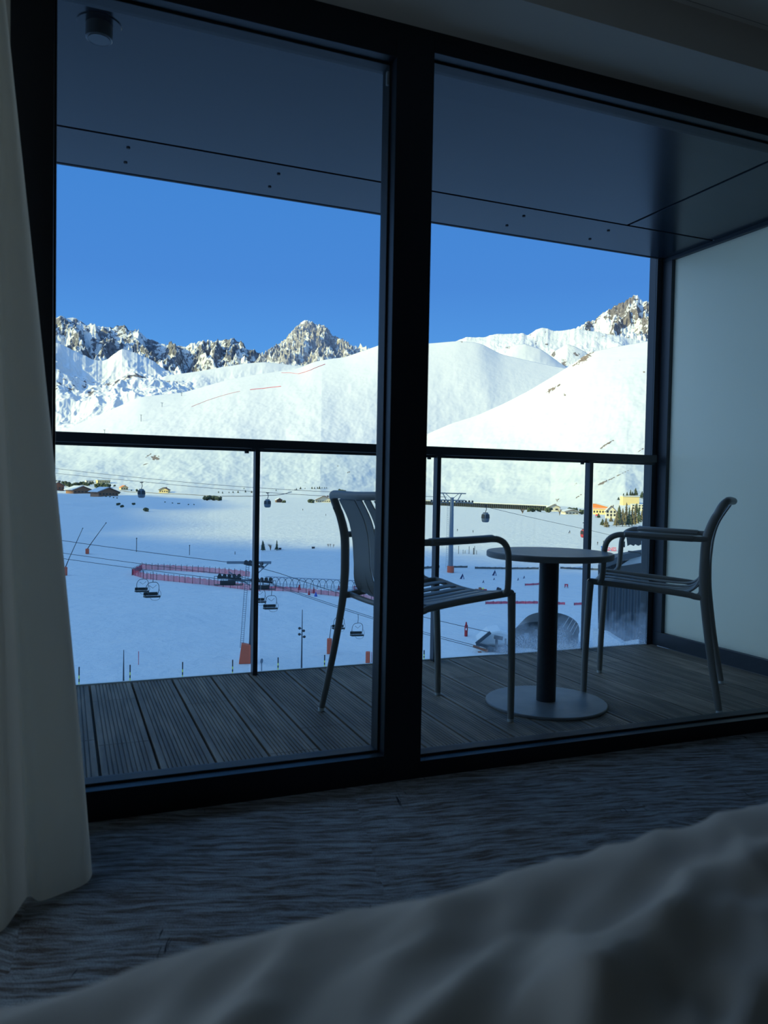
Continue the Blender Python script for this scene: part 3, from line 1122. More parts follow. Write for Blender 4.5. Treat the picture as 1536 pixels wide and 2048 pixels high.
# added window in the unseen left wall, where the fill light enters the room
w2 = struct(MB().box(-1.66, -1.6, 0.15, 0.21, 0.35, 2.05).box(-1.66, -1.6, 1.49, 1.55, 0.35, 2.05).box(-1.66, -1.6, 0.15, 1.55, 0.35, 0.41).box(-1.66, -1.6, 0.15, 1.55, 1.99, 2.05).build('added_window', 'frame_metal'))
MB().box(-1.64, -1.628, 0.21, 1.49, 0.41, 1.99).build('window_pane', 'window_glass', w2)
MB().box(3.4, 3.5, -2.6, 2.06, 0, zt).build('wall_right', 'wall_paint')['kind'] = 'structure'
MB().box(-1.6, 3.5, -2.7, -2.6, 0, zt).build('wall_back', 'wall_paint')['kind'] = 'structure'
MB().box(-1.6, 3.4, 1.800, 1.812, zt - 0.004, zt).build('trim_3', 'recess_black')['kind'] = 'structure'
MB().box(-1.6, 3.4, 1.47, 1.80, zt - 0.012, zt - 0.001).build('trim_4', 'ceiling_paint')['kind'] = 'structure'


# ------------------------------------------------------------------ curtain
def smooth_path(pts, n):
    P = np.array(pts, float)
    d = np.r_[0, np.cumsum(np.hypot(*np.diff(P, axis=0).T))]
    s_ = np.linspace(0, d[-1], n)
    out = np.zeros((n, 2))
    # Catmull-Rom through the points
    for i, s in enumerate(s_):
        k = min(np.searchsorted(d, s, 'right') - 1, len(P) - 2)
        u = (s - d[k]) / (d[k + 1] - d[k])
        p0, p1, p2, p3 = P[max(k - 1, 0)], P[k], P[k + 1], P[min(k + 2, len(P) - 1)]
        out[i] = 0.5 * ((2 * p1) + (-p0 + p2) * u + (2 * p0 - 5 * p1 + 4 * p2 - p3) * u * u + (-p0 + 3 * p1 - 3 * p2 + p3) * u ** 3)
    return out


ns, nz_ = 150, 90
bot = smooth_path([(-0.20, 1.96), (-0.07, 1.93), (0.020, 1.88), (0.056, 1.80), (0.050, 1.745), (0.005, 1.71), (-0.042, 1.685), (-0.064, 1.715), (-0.085, 1.66), (-0.108, 1.594), (-0.150, 1.585), (-0.19, 1.63), (-0.24, 1.55), (-0.32, 1.60), (-0.38, 1.50), (-0.46, 1.56), (-0.56, 1.48)], ns)
top = smooth_path([(-0.26, 1.99), (-0.20, 1.975), (-0.165, 1.95), (-0.148, 1.92), (-0.160, 1.895), (-0.175, 1.90), (-0.185, 1.885), (-0.175, 1.865), (-0.19, 1.85), (-0.21, 1.862), (-0.22, 1.88), (-0.235, 1.865), (-0.25, 1.84), (-0.27, 1.86), (-0.29, 1.84), (-0.31, 1.86), (-0.34, 1.84)], ns)
P = np.zeros((nz_, ns, 3))
for i in range(nz_):
    zf = i / (nz_ - 1)                     # 0 floor .. 1 top
    k_ = zf ** 1.05
    bulge = 0.016 * math.sin(PI * zf) * (1 - 0.3 * zf)
    P[i, :, 0] = bot[:, 0] * (1 - k_) + top[:, 0] * k_ + bulge * np.clip(1 - np.arange(ns) / 60, 0, 1)
    P[i, :, 1] = bot[:, 1] * (1 - k_) + top[:, 1] * k_ + 0.004 * np.sin(zf * 9 + np.arange(ns) * .2) * (1 - zf)
    P[i, :, 2] = 0.006 + zf * (zb - 0.012) + 0.004 * np.sin(np.arange(ns) * .25) * (1 - zf)
cur = grid_mesh('curtain', P, 'curtain_cloth')
tag(cur, 'long pale off-white curtain bunched at the left side of the window', 'curtain')

# ------------------------------------------------------------------ bed
t = thing('bed', 'bed with crumpled white duvet in the dim foreground', 'bed', (0.3, -0.5, 0))
nu, nv = 420, 420
xs = np.linspace(-1.5, 2.2, nu)


def edge(x):
    return 0.478 + 0.118 * (x + 0.03) + 0.007 * np.sin(x * 9.0 + 0.6) + 0.003 * np.sin(x * 23.0)


vv = np.linspace(0, 1, nv)
P = np.zeros((nv, nu, 3))
Xb, Vb = np.meshgrid(xs, vv)
# v < .8: the top, from the far side of the bed to the edge; then a rounded lip and the hanging side
Lt = 1.9
Yt = edge(Xb)
s_ = Vb * (Lt + 0.45)
flat = np.minimum(s_, Lt - 0.10)
R_ = 0.085
arc = np.clip((s_ - (Lt - 0.10)) / (R_ * PI / 2), 0, 1) * PI / 2
down = np.maximum(s_ - (Lt - 0.10) - R_ * PI / 2, 0)
yy = Yt + 0.0 - (Lt - 0.10) + flat - R_ + R_ * np.sin(arc) + 0.10 * down * 0.25
zz = 0.588 - R_ * (1 - np.cos(arc)) - down
yrel = yy - Yt
# soft folds of the duvet
fold = (0.020 * fbm((Xb * 0.8 + yy * 0.9) * 2.6, (yy - Xb * 0.45) * 6.0, 4, 5, 0.45)
        + 0.013 * fbm((Xb + yy * 0.7) * 3.5 + 4, (yy - Xb * 0.75) * 9.5 + 3, 3, 6, 0.4, True) - 0.006)
topw = np.clip((-0.03 - yrel) / 0.16, 0.22, 1)


def crease(x0, y0, x1, y1, wd, h):
    """a raised fold running from (x0,y0) to (x1,y1)"""
    dx, dy = x1 - x0, y1 - y0
    L = math.hypot(dx, dy)
    a = ((Xb - x0) * dx + (yy - y0) * dy) / L
    d_ = ((Xb - x0) * -dy + (yy - y0) * dx) / L + 0.008 * np.sin(a * 21)
    return h * np.exp(-(d_ / wd) ** 2) * np.clip(1.2 - np.abs(a / L - 0.5) * 2, 0, 1)


fold = fold * 1.15 + crease(0.16, 0.30, 0.62, 0.47, 0.022, 0.022) + crease(0.12, 0.36, 0.28, 0.46, 0.016, 0.014) + crease(0.02, 0.33, 0.15, 0.44, 0.018, 0.016) + crease(0.2, 0.33, 0.30, 0.29, 0.02, 0.014) + crease(0.30, 0.43, 0.70, 0.54, 0.03, 0.010)
side = np.clip(down / 0.1, 0, 1)
zz = zz + fold * topw * (1 - side) - 0.008 * topw
yy = yy + side * 0.02 * np.sin(Xb * 14 + 1.5 * np.sin(Xb * 3)) * np.clip(down * 4, 0, 1) + 0.4 * fold * (1 - topw)
zz = np.maximum(zz, 0.12)
P[..., 0] = Xb
P[..., 1] = yy
P[..., 2] = zz
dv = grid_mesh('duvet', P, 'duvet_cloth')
dv.parent = t
dv.matrix_parent_inverse = Matrix.Translation((-0.3, 0.5, 0))
so = dv.modifiers.new('thick', 'SOLIDIFY')
so.thickness = 0.012
so.offset = -1
q = MB().box(-1.45, 2.15, -1.25, 0.26, 0.10, 0.44).build('mattress', 'trim_white', bevel=0.03)
q.parent = t
q.matrix_parent_inverse = Matrix.Translation((-0.3, 0.5, 0))
for lx in (-1.35, 2.05):
    for ly_ in (-1.15, 0.15):
        q = MB().box(lx - 0.03, lx + 0.03, ly_ - 0.03, ly_ + 0.03, 0, 0.10).build('leg', 'wood_dark')
        q.parent = t
        q.matrix_parent_inverse = Matrix.Translation((-0.3, 0.5, 0))


# ------------------------------------------------------------------ table
t = thing('side_table', 'small round dark metal bistro table between the two armchairs', 'table', (1.775, 2.62, 0))
MB().lathe([(0.0001, 0.0), (0.236, 0.0), (0.238, 0.002), (0.238, 0.008), (0.235, 0.011), (0.05, 0.013), (0.0001, 0.013)], n=72).build('base', 'table_metal', t, True)
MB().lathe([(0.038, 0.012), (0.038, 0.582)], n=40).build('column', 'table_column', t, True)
MB().lathe([(0.0001, 0.580), (0.242, 0.580), (0.247, 0.583), (0.247, 0.600), (0.243, 0.604), (0.0001, 0.604)], n=72).build('table_top', 'table_metal', t, True)


# ------------------------------------------------------------------ armchairs
def cr(pts, n):
    """Catmull-Rom curve through 3-D points"""
    P_ = [Vector(p) for p in pts]
    out = []
    for i in range(len(P_) - 1):
        p0, p1, p2, p3 = P_[max(i - 1, 0)], P_[i], P_[i + 1], P_[min(i + 2, len(P_) - 1)]
        for j in range(n):
            u = j / n
            out.append(0.5 * ((2 * p1) + (-p0 + p2) * u + (2 * p0 - 5 * p1 + 4 * p2 - p3) * u * u + (-p0 + 3 * p1 - 3 * p2 + p3) * u ** 3))
    out.append(P_[-1])
    return out


def make_armchair(label, loc, rz):
    t = thing('armchair', label, 'chair', loc, rz, None)
    for s in (-1, 1):
        # rear leg running up into the back post
        pts = cr([(-.26, s * .262, .012), (-.224, s * .244, .213), (-.198, s * .229, .403), (-.191, s * .225, .50), (-.191, s * .223, .57), (-.196, s * .221, .662), (-.217, s * .219, .734), (-.238, s * .218, .775)], 5)
        n = len(pts)
        rr = [0.0125 + 0.0055 * min(1, i / n * 2.2) - 0.003 * max(0, i / n - .7) / .3 for i in range(n)]
        q = MB().tube(pts, rr, 12, ell=0.68, ref=(1, 0, 0)).build('rear_leg', 'chair_metal', t, True)
        MB().lathe([(0.010, 0), (0.0115, 0.001), (0.0115, 0.012)], (-.2615, s * .2625, 0), 12).build('foot_glide', 'glide', q, True)
        pts = cr([(.26, s * .212, .012), (.256, s * .214, .20), (.247, s * .218, .40), (.243, s * .219, .474)], 5)
        q = MB().tube(pts, [0.0125 + 0.003 * i / (len(pts) - 1) for i in range(len(pts))], 12).build('front_leg', 'chair_metal', t, True)
        MB().lathe([(0.010, 0), (0.0115, 0.001), (0.0115, 0.012)], (.26, s * .212, 0), 12).build('foot_glide', 'glide', q, True)
        # seat side rail
        # arm tube: back post - forward - bend - down - curl into the rail
        pts = cr([(-.198, s * .224, .667), (-.15, s * .234, .667), (0.0, s * .250, .671), (.10, s * .257, .674), (.140, s * .260, .670), (.168, s * .261, .652), (.182, s * .261, .620), (.186, s * .260, .56), (.190, s * .255, .505), (.196, s * .243, .484), (.205, s * .222, .474)], 5)
        q = MB().tube(pts, 0.0115, 12).build('arm', 'chair_metal', t, True)
        pts = [(-.150, s * .234, .668), (-.146, s * .2345, .668), (.0, s * .250, .672), (.105, s * .2575, .676), (.110, s * .258, .676)]
        MB().tube(pts, [0.011, 0.0135, 0.0135, 0.0135, 0.011], 12, ell=1.75, ref=(0, 0, 1)).build('armrest', 'chair_metal', q, True)
    b = MB()
    for s in (-1, 1):
        b.tube(cr([(.243, s * .219, .474), (.15, s * .219, .468), (0.0, s * .219, .458), (-.13, s * .221, .446), (-.160, s * .223, .440), (-.196, s * .227, .438)], 5), 0.0125, 12, ell=0.8, ref=(0, 0, 1))
    b.tube(cr([(.243, -.219, .474), (.252, -.18, .468), (.254, -.09, .455), (.254, 0, .450), (.254, .09, .455), (.252, .18, .468), (.243, .219, .474)], 5), 0.0115, 12)
    b.tube(cr([(-.165, -.223, .440), (-.172, -.10, .432), (-.174, 0, .430), (-.172, .10, .432), (-.165, .223, .440)], 5), 0.010, 12)
    b.build('seat_frame', 'chair_metal', t, True)
    b = MB()
    b.tube(cr([(-.230, -.2185, .762), (-.246, -.216, .795), (-.262, -.200, .814), (-.272, -.16, .818), (-.283, -.08, .816), (-.287, 0, .815), (-.283, .08, .816), (-.272, .16, .818), (-.262, .200, .814), (-.246, .216, .795), (-.230, .2185, .762)], 5), 0.0150, 12)
    b.build('top_rail', 'chair_metal', t, True)
    prof_ = cr([(.250, 0, .474), (.20, 0, .473), (.08, 0, .462), (-.03, 0, .455), (-.10, 0, .453), (-.135, 0, .460), (-.158, 0, .480), (-.170, 0, .515), (-.176, 0, .58), (-.184, 0, .66), (-.204, 0, .73), (-.245, 0, .800)], 4)
    nsl = 7
    wd = 0.043
    for i in range(nsl):
        yc = (i - (nsl - 1) / 2) * 0.0575
        c = MB()
        vv_, ff_ = [], []
        m_ = len(prof_)
        for k_, p in enumerate(prof_):
            sb = min(1, max(0, (p.z - 0.46) / 0.1)) if p.x < -.1 else 0
            taper = 1 - 0.06 * sb
            a = prof_[max(k_ - 1, 0)]
            d_ = prof_[min(k_ + 1, m_ - 1)]
            tg = (d_ - a).normalized()
            nr = Vector((-tg.z, 0, tg.x))
            if nr.x < 0 and p.z > .5:
                nr = -nr
            if nr.z < 0 and p.z <= .5:
                nr = -nr
            cc = 1 - (yc / .2) ** 2
            off = Vector((-0.034 * sb * cc, 0, -0.020 * (1 - sb) * cc))
            for (yo, th) in ((-wd / 2, 0.0), (-wd / 2 + .006, .004), (wd / 2 - .006, .004), (wd / 2, 0.0), (wd / 2, -.003), (-wd / 2, -.003)):
                vv_.append(p + off + Vector((0, yc * (1 - 0.13 * sb) + yo * taper, 0)) + nr * th)
        for k_ in range(m_ - 1):
            for j in range(6):
                ff_.append((k_ * 6 + j, k_ * 6 + (j + 1) % 6, (k_ + 1) * 6 + (j + 1) % 6, (k_ + 1) * 6 + j))
        ff_ += [tuple(range(6)), tuple((m_ - 1) * 6 + j for j in range(5, -1, -1))]
        c.add(vv_, ff_)
        c.build('slat', 'chair_metal', t, True)
    return t


a1 = math.atan2(.221, .975)
make_armchair('dark grey metal slatted armchair left of the table, partly behind the mullion', (1.465 - .26 * .975, 2.66 - .26 * .221, 0), a1)
a2 = math.atan2(.72, -.693)
make_armchair('dark grey metal slatted armchair right of the table, by the frosted screen', (2.161 + .26 * .693, 2.8385 - .26 * .72, 0), a2)

# ================================================================== the valley's things
def vec(x, y, z=0.0):
    return Vector((x, y, z))


def face(P, extra=0.0):
    """heading that turns a thing's local -Y to the balcony"""
    return -math.atan2(P[0], P[1]) + extra


# ---------------- gondola lift
def ph(x, y, D):
    return at_dist(x, y, D)


gp = ghit(901, 1145)
t = thing('gondola_pylon', 'tall grey gondola lift pylon with orange padded foot behind the second railing post', 'pylon', gp, face(gp))
Hh = (gp.to_2d().length) * (155 / FPX) * 1.03
MB().tube([(0, 0, 0), (0, 0, Hh - 1.2)], [0.62, 0.42], 16).build('mast', 'steel_grey', t, True)
MB().lathe([(0.85, 0), (0.85, 1.6), (0.0001, 1.6)], n=16).build('pad', 'orange_pad', t, True)
b = MB()
for s in (-1, 1):
    b.bar((s * 1.0, 0, Hh - 2.6), (s * 2.4, 0, Hh), 0.22)
    b.bar((s * 1.9, 0, Hh), (-s * 0.6, 0, Hh - 2.2), 0.14)
b.bar((-3.4, 0, Hh - 0.2), (3.4, 0, Hh - 0.2), 0.28)
b.bar((-3.2, 0, Hh - 1.9), (3.2, 0, Hh - 1.9), 0.28)
b.build('cross_arm', 'steel_grey', t)
for s in (-1, 1):
    q = MB().bar((s * 3.0 - 2.2, 0, Hh - 2.3), (s * 3.0 + 2.2, 0, Hh - 2.45), 0.16, 0.3).build('sheave_beam', 'steel_grey', t)
    for k in range(6):
        MB().tube([(s * 3.0 - 2 + k * 0.8, -0.1, Hh - 2.1), (s * 3.0 - 2 + k * 0.8, 0.1, Hh - 2.1)], 0.26, 10).build('sheave', 'steel_dark', q, True)
b = MB()
for s in (-.22, .22):
    b.bar((-0.95 + s, 0, 1), (-0.85 + s, 0, Hh - 2.6), 0.05)
for k in range(28):
    b.bar((-1.16, 0, 1.5 + k * (Hh - 5) / 28), (-0.7, 0, 1.5 + k * (Hh - 5) / 28), 0.04)
b.build('ladder', 'steel_grey', t)
DG = gp.to_2d().length


def cable(name, label, pts, r, group='lift cables', mt='cable_steel'):
    out = []
    for a, c in zip(pts[:-1], pts[1:]):
        for k in range(12):
            u = k / 12
            out.append(a.lerp(c, u) - Vector((0, 0, 4 * u * (1 - u) * (a - c).length * 0.0035)))
    out.append(pts[-1])
    o_ = MB().tube(out, r, 6).build(name, mt, None, True)
    return tag(o_, label, 'cable', group)


cable('lift_cable', 'upper of two thin gondola cables crossing the left half above the chalets', [ph(40, 928, 300), ph(325, 960, 255), ph(498, 974.5, 235), ph(760, 988, 215), ph(893, 994, DG - 1)], 0.055)
cable('lift_cable', 'lower of two thin gondola cables, carrying the cabins in the left half', [ph(40, 938, 300), ph(282, 963, 258), ph(535, 985, 230), ph(760, 997, 212), ph(893, 1001, DG - 1)], 0.055)
cable('lift_cable', 'gondola cable running right from the pylon past the hanging cabins', [ph(909, 1000, DG + 1), ph(973, 1014, 212), ph(1165, 1057, 240), ph(1290, 1085, 255)], 0.05)


def gondola(label, x, y, D, shell, w_=2.0):
    P = ph(x, y, D)
    t = thing('gondola_cabin', label, 'gondola', P, face(P, 0.15), 'gondola cabins on the lift')
    h = w_ * 1.18
    z0 = -h / 2
    pr = [(0.30, 0), (0.42, .06), (0.49, .22), (0.50, .5), (0.46, .78), (0.34, .95), (0.12, 1.0)]
    MB().lathe([(w_ * r, z0 + h * q) for r, q in pr], n=12).build('cabin_body', shell, t, True)
    for k in range(6):
        a = PI / 12 + k * PI / 3
        M = Matrix.Rotation(a, 4, 'Z')
        b = MB()
        ww = w_ * 0.21
        b.add([M @ Vector((x_, -w_ * r_, z0 + h * z_)) for (x_, r_, z_) in ((-ww, .49, .42), (ww, .49, .42), (ww * .8, .47, .84), (-ww * .8, .47, .84), (-ww, .515, .42), (ww, .515, .42), (ww * .8, .475, .84), (-ww * .8, .475, .84))],
              ((0, 1, 2, 3), (4, 7, 6, 5), (0, 4, 5, 1), (1, 5, 6, 2), (2, 6, 7, 3), (3, 7, 4, 0)))
        b.build('window', 'cabin_silver' if k == 4 else 'dark_window', t)
    b = MB().tube([(0, 0, h / 2), (0, 0, h / 2 + .3), (0.22, 0, h / 2 + 0.9), (0, 0, h / 2 + 1.9)], 0.09, 8)
    b.bar((-w_ * .3, 0, h / 2 + .02), (w_ * .3, 0, h / 2 + .02), 0.12)
    q = b.build('hanger', 'steel_dark', t)
    MB().box(-0.45, 0.45, -0.12, 0.12, h / 2 + 1.8, h / 2 + 2.05).build('grip', 'steel_dark', q)
    return t


gondola('dark gondola cabin hanging in front of the left chalets', 283, 987, 235, 'cabin_shell', 2.1)
gondola('dark gondola cabin hanging just right of the first railing post', 535, 1007, 232, 'cabin_shell', 2.0)
gondola('dark gondola cabin hanging right of the grey lift pylon', 971, 1035, 205, 'cabin_shell', 2.1)
gondola('red-bottomed gondola cabin half hidden behind the third railing post', 1168, 1067, 240, 'cabin_red', 2.1)


# ---------------- chairlift
DC = 92.0
P0 = ghit(492, 1326)
t = thing('chairlift_pylon', 'chairlift pylon with ladder and faded orange pad behind the first railing post', 'pylon', P0, face(P0))
D0 = P0.to_2d().length
u = D0 / FPX                      # metres per pixel at the pylon
top = (1326 - 1128) * u
MB().tube([(0.50, .2, 0), (0.72, .2, top)], [0.27, 0.2], 14).build('mast', 'lead_metal', t, True)
b = MB()
xa, xb = -10 * u, 3 * u
for s in (-.16, .16):
    b.bar((-9 * u + s, 0, 30 * u), (1 * u + s, 0, top), 0.05)
for k in range(40):
    q_ = k / 40
    b.bar((-9 * u + 10 * u * q_ - .16, 0, 32 * u + (top - 32 * u) * q_), (-9 * u + 10 * u * q_ + .16, 0, 32 * u + (top - 32 * u) * q_), 0.035)
b.build('ladder', 'steel_grey', t)
b = MB()
b.prism([(-14 * u, 0), (9 * u, 0), (9 * u, 36 * u), (-9 * u, 40 * u)], -0.5, 0.5)
b.build('pad', 'orange_pad', t, bevel=0.05)
# head with cross arm, two sheave trains, platform
b = MB()
b.bar((-2.2, 0, top + .1), (2.6, 0, top + .1), 0.28)
b.bar((-2.0, 0.4, top - 1.9), (1.8, 0.4, top - 1.9), 0.22)
b.bar((-2.0, 0, top - .9), (0.3, 0, top - 2.4), 0.12)
b.bar((2.3, 0, top), (0.4, 0, top - 1.8), 0.12)
b.build('cross_arm', 'steel_grey', t)
for (cx, cz, ln, n_) in ((-1.9, top - 1.5, 2.6, 5), (1.6, top - 1.9, 2.4, 5), (1.3, top - 0.2, 1.0, 2), (0.1, top, .9, 2)):
    q = MB().bar((cx - ln / 2, -.1, cz), (cx + ln / 2, -.1, cz - .18), 0.14, 0.22).build('sheave_train', 'steel_dark', t)
    for k in range(n_):
        xk = cx - ln / 2 + (k + .5) * ln / n_
        MB().tube([(xk, -.28, cz + .18), (xk, -.10, cz + .18)], 0.21, 12).build('sheave', 'steel_dark', q, True)
b = MB()
for (cx, cz, ln) in ((-2.0, top - 2.3, 3.0), (1.7, top - 2.8, 2.8)):
    b.box(cx - ln / 2, cx + ln / 2, -.45, .35, cz - .06, cz)
    for k in range(5):
        xk = cx - ln / 2 + k * ln / 4
        b.bar((xk, -.45, cz), (xk, -.45, cz + .95), 0.05)
    b.bar((cx - ln / 2, -.45, cz + .95), (cx + ln / 2, -.45, cz + .95), 0.05)
    b.box(cx - ln * .3, cx + ln * .25, -.1, .3, cz, cz + .4)
b.build('platform', 'steel_dark', t)

cA = [ph(60, 1074, 100), ph(124, 1081, 98), ph(497, 1129, D0), ph(557, 1146, 88), ph(756, 1211, 94), ph(977, 1264, 80)]
cB = [ph(60, 1098, 94), ph(125, 1106, 92), ph(461, 1149.6, D0 - 1), ph(540, 1166, 87), ph(756, 1238, 90), ph(959, 1293, 76)]
cC = [ph(60, 1109, 92), ph(125, 1117, 90), ph(418, 1155, D0 - 1.5), ph(545, 1170, 86), ph(675, 1215, 88), ph(756, 1241, 89), ph(959, 1297, 75)]
cable('lift_cable', 'highest chairlift cable, crossing the blue slope above the chairs', cA, 0.03)
cable('lift_cable', 'middle chairlift cable, the upper of the close pair', cB, 0.026)
cable('lift_cable', 'lowest chairlift cable, the one the empty chairs hang from', cC, 0.026)


def lift_chair(label, gx, gy, D, hpx, rot, flip=1):
    """hanging chair: grip at (gx,gy), seat hpx below"""
    P = ph(gx, gy, D)
    H_ = hpx * D / FPX
    t = thing('lift_chair', label, 'chairlift chair', P, face(P, rot), 'empty chairs on the chairlift')
    k = H_ / 2.9
    MB().tube([(0, 0, 0), (0.04, 0, -.6 * k), (0, 0, -1.15 * k)], 0.035 * k, 6).build('hanger', 'steel_dark', t)
    b = MB()
    for s in (-1, 1):
        b.tube(cr([(0, 0, -1.15 * k), (s * .45 * k, 0, -1.22 * k), (s * .72 * k, 0.05, -1.6 * k), (s * .75 * k, 0.15, -2.2 * k), (s * .72 * k, .3, -2.55 * k)], 4), 0.032 * k, 6)
        b.tube([(s * .72 * k, .3, -2.55 * k), (s * .72 * k, -.25 * k, -2.65 * k)], 0.03 * k, 6)
    b.tube([(-.4 * k, 0, -1.5 * k), (0, 0, -1.8 * k), (.4 * k, 0, -1.5 * k)], 0.022 * k, 6)
    b.build('frame', 'steel_dark', t, True)
    M = Matrix.Rotation(0.05, 4, 'Y')
    MB().box(-.85 * k, .85 * k, -.35 * k, .25 * k, -2.78 * k, -2.62 * k, M).build('seat', 'lift_seat', t, bevel=0.03)
    MB().box(-.80 * k, .80 * k, .24 * k, .32 * k, -2.60 * k, -2.25 * k, M).build('backrest', 'lift_seat', t, bevel=0.02)
    MB().tube(cr([(-.78 * k, .1, -2.0 * k), (-.8 * k, -.55 * k, -2.2 * k), (-.5 * k, -.75 * k, -2.9 * k), (.3 * k, -.75 * k, -2.95 * k), (.7 * k, -.5 * k, -2.4 * k), (.78 * k, .1, -2.0 * k)], 4), 0.018 * k, 6).build('safety_bar', 'steel_dark', t)
    return t


lift_chair('left chair of the leftmost pair of chairlift chairs over the blue slope', 286, 1140, 86, 44, 0.35)
lift_chair('right chair of the leftmost pair of chairlift chairs, hanging a little lower', 306, 1143, 84, 52, 0.45)
lift_chair('chairlift chair half hidden behind the first railing post', 520, 1160, 86, 47, 0.4)
lift_chair('chairlift chair hanging just right of the first railing post', 543, 1172, 85, 48, 0.45)
lift_chair('chairlift chair partly behind the rear leg of the left armchair', 679, 1217, 92, 43, 0.35)
lift_chair('chairlift chair between the left armchair leg and the window mullion', 716, 1228, 88, 46, 0.45)


# ---------------- padded snow lances, poles, stakes
def lance(name, label, x, y, w_px, h_px, tip, padmat='orange_pad', cat='snow lance'):
    P = ghit(x, y)
    m_ = px_m(P)
    t = thing(name, label, cat, P, face(P))
    w2_, h2 = w_px * m_ / 2, h_px * m_
    MB().box(-w2_, w2_, -w2_, w2_, 0, h2).build('pad', padmat, t, bevel=w2_ * 0.35)
    if tip:
        dx, dz = (tip[0] - x) * m_, (y - tip[1]) * m_
        MB().tube([(0, 0, h2 * .9), (dx * .25, 0, h2 + (dz - h2) * .25), (dx, 0, dz)], [0.9 * m_, 0.7 * m_, 0.5 * m_], 8).build('lance_tube', 'steel_dark', t)
        MB().ball((dx, 0, dz), 1.1 * m_, 6).build('nozzle', 'steel_dark', t, True)
    return t


lance('snow_lance', 'slanted snow lance with orange pad, nearest to the curtain', 130.5, 1151, 8, 17, (162.6, 1057))
lance('snow_lance', 'slanted snow lance with orange pad, second and farther from the curtain', 174.5, 1108, 7, 10.5, (209.6, 1046))
lance('snow_lance', 'upright orange-red padded pole beside the rear leg of the left armchair', 658.5, 1308, 10, 31, (661.5, 1252))
lance('snow_lance', 'short orange-red padded post close to the mullion above the deck edge', 735.5, 1326, 9, 23, None, cat='padded post')

P = ghit(932, 1273)
m_ = px_m(P)
t = thing('padded_hydrant', 'tall dark red padded snow hydrant right of the mullion', 'hydrant', P, face(P))
MB().lathe([(3.1 * m_, 0), (3.3 * m_, 10 * m_), (3.4 * m_, 20 * m_), (2.4 * m_, 23.5 * m_), (0.001, 24 * m_)], n=14).build('pad', 'red_pad', t, True)
MB().lathe([(1.6 * m_, 23 * m_), (1.8 * m_, 26 * m_), (1.0 * m_, 29 * m_), (0.001, 29.3 * m_)], n=12).build('valve_head', 'red_pad', t, True)
MB().box(-1.2 * m_, 1.2 * m_, -3.6 * m_, -3.2 * m_, 13 * m_, 17 * m_).build('label_plate', 'sign_white', t)
P = ghit(1066, 1249)
m_ = px_m(P)
t = thing('padded_hydrant', 'small dark red hydrant just behind the barrel-roofed station', 'hydrant', P, face(P))
MB().lathe([(3.2 * m_, -3 * m_), (3.2 * m_, 7.5 * m_), (1.6 * m_, 9 * m_), (0.001, 9.2 * m_)], n=14).build('pad', 'red_pad', t, True)
MB().lathe([(1.3 * m_, 8 * m_), (1.3 * m_, 12 * m_), (0.001, 12.5 * m_)], n=12).build('valve_head', 'red_pad', t, True)


def post(name, label, cat, x, y0, y1, wpx, mt, group=None, taper=1.0, ball_top=False):
    P = ghit(x, y0)
    m_ = px_m(P)
    o_ = MB().tube([(0, 0, -0.3), (0, 0, (y0 - y1) * m_)], [wpx * m_ / 2, wpx * m_ / 2 * taper], 8)
    if ball_top:
        o_.ball((0, 0, (y0 - y1) * m_), wpx * m_, 6)
    o_ = o_.build(name, mt, None, True)
    o_.location = P
    return tag(o_, label, cat, group)


post('lamp_mast', 'dark tapering mast standing at the bottom left above the deck edge', 'mast', 247, 1366, 1300, 3.6, 'lead_metal', None, 0.35)
post('marker_pole', 'thin dark pole on the blue slope, left of the red net loop', 'pole', 273, 1104, 1077, 1.3, 'steel_dark', 'thin poles on the slope', ball_top=True)
post('marker_pole', 'thin dark pole with crosspiece, above the upper red net run', 'pole', 379, 1110, 1091, 1.2, 'steel_dark', 'thin poles on the slope', ball_top=True)
post('marker_pole', 'thin red pole leaning out of the snow near the dark mast', 'pole', 277, 1330, 1303, 1.2, 'sign_red', 'thin poles on the slope')
post('marker_pole', 'thin red pole just left of the mullion', 'pole', 743, 1325, 1304, 1.2, 'sign_red', 'thin poles on the slope')
post('marker_pole', 'short tilted dark stick on the snow left of the first railing post', 'pole', 470, 1109, 1103, 1.2, 'steel_dark', 'thin poles on the slope')
for i, (x, y0, y1) in enumerate(((917, 1108, 1092), (926, 1108, 1100), (938, 1108, 1093), (947, 1109, 1096), (949, 1109, 1092), (953, 1109, 1101), (930, 1107, 1101))):
    post('marker_pole', 'thin dark pole at the lake edge right of the gondola pylon, %s' % ['leftmost', 'second', 'fourth', 'tallest thick one', 'slim beside it', 'rightmost', 'third'][i], 'pole', x, y0, y1, 1.0 if i != 3 else 1.8, 'steel_dark', 'poles at the lake edge')


def stake(x, y0, y1, label):
    P = ghit(x, min(y0, 1349))
    P = P if y0 <= 1349 else ghit(x, y0)
    m_ = px_m(P)
    hh_ = (y0 - y1) * m_
    t = thing('snow_stake', label, 'marker stake', P, face(P), 'black and yellow snow stakes along the road')
    r_ = 1.15 * m_
    for k, (a, c) in enumerate(((0, .18), (.18, .36), (.36, .54), (.54, .72), (.72, 1.0))):
        MB().tube([(0, 0, hh_ * a - (.3 if k == 0 else 0)), (0, 0, hh_ * c)], r_, 8).build('band', 'stake_black' if k % 2 == 1 or k == 4 else 'stake_yellow', t, True)


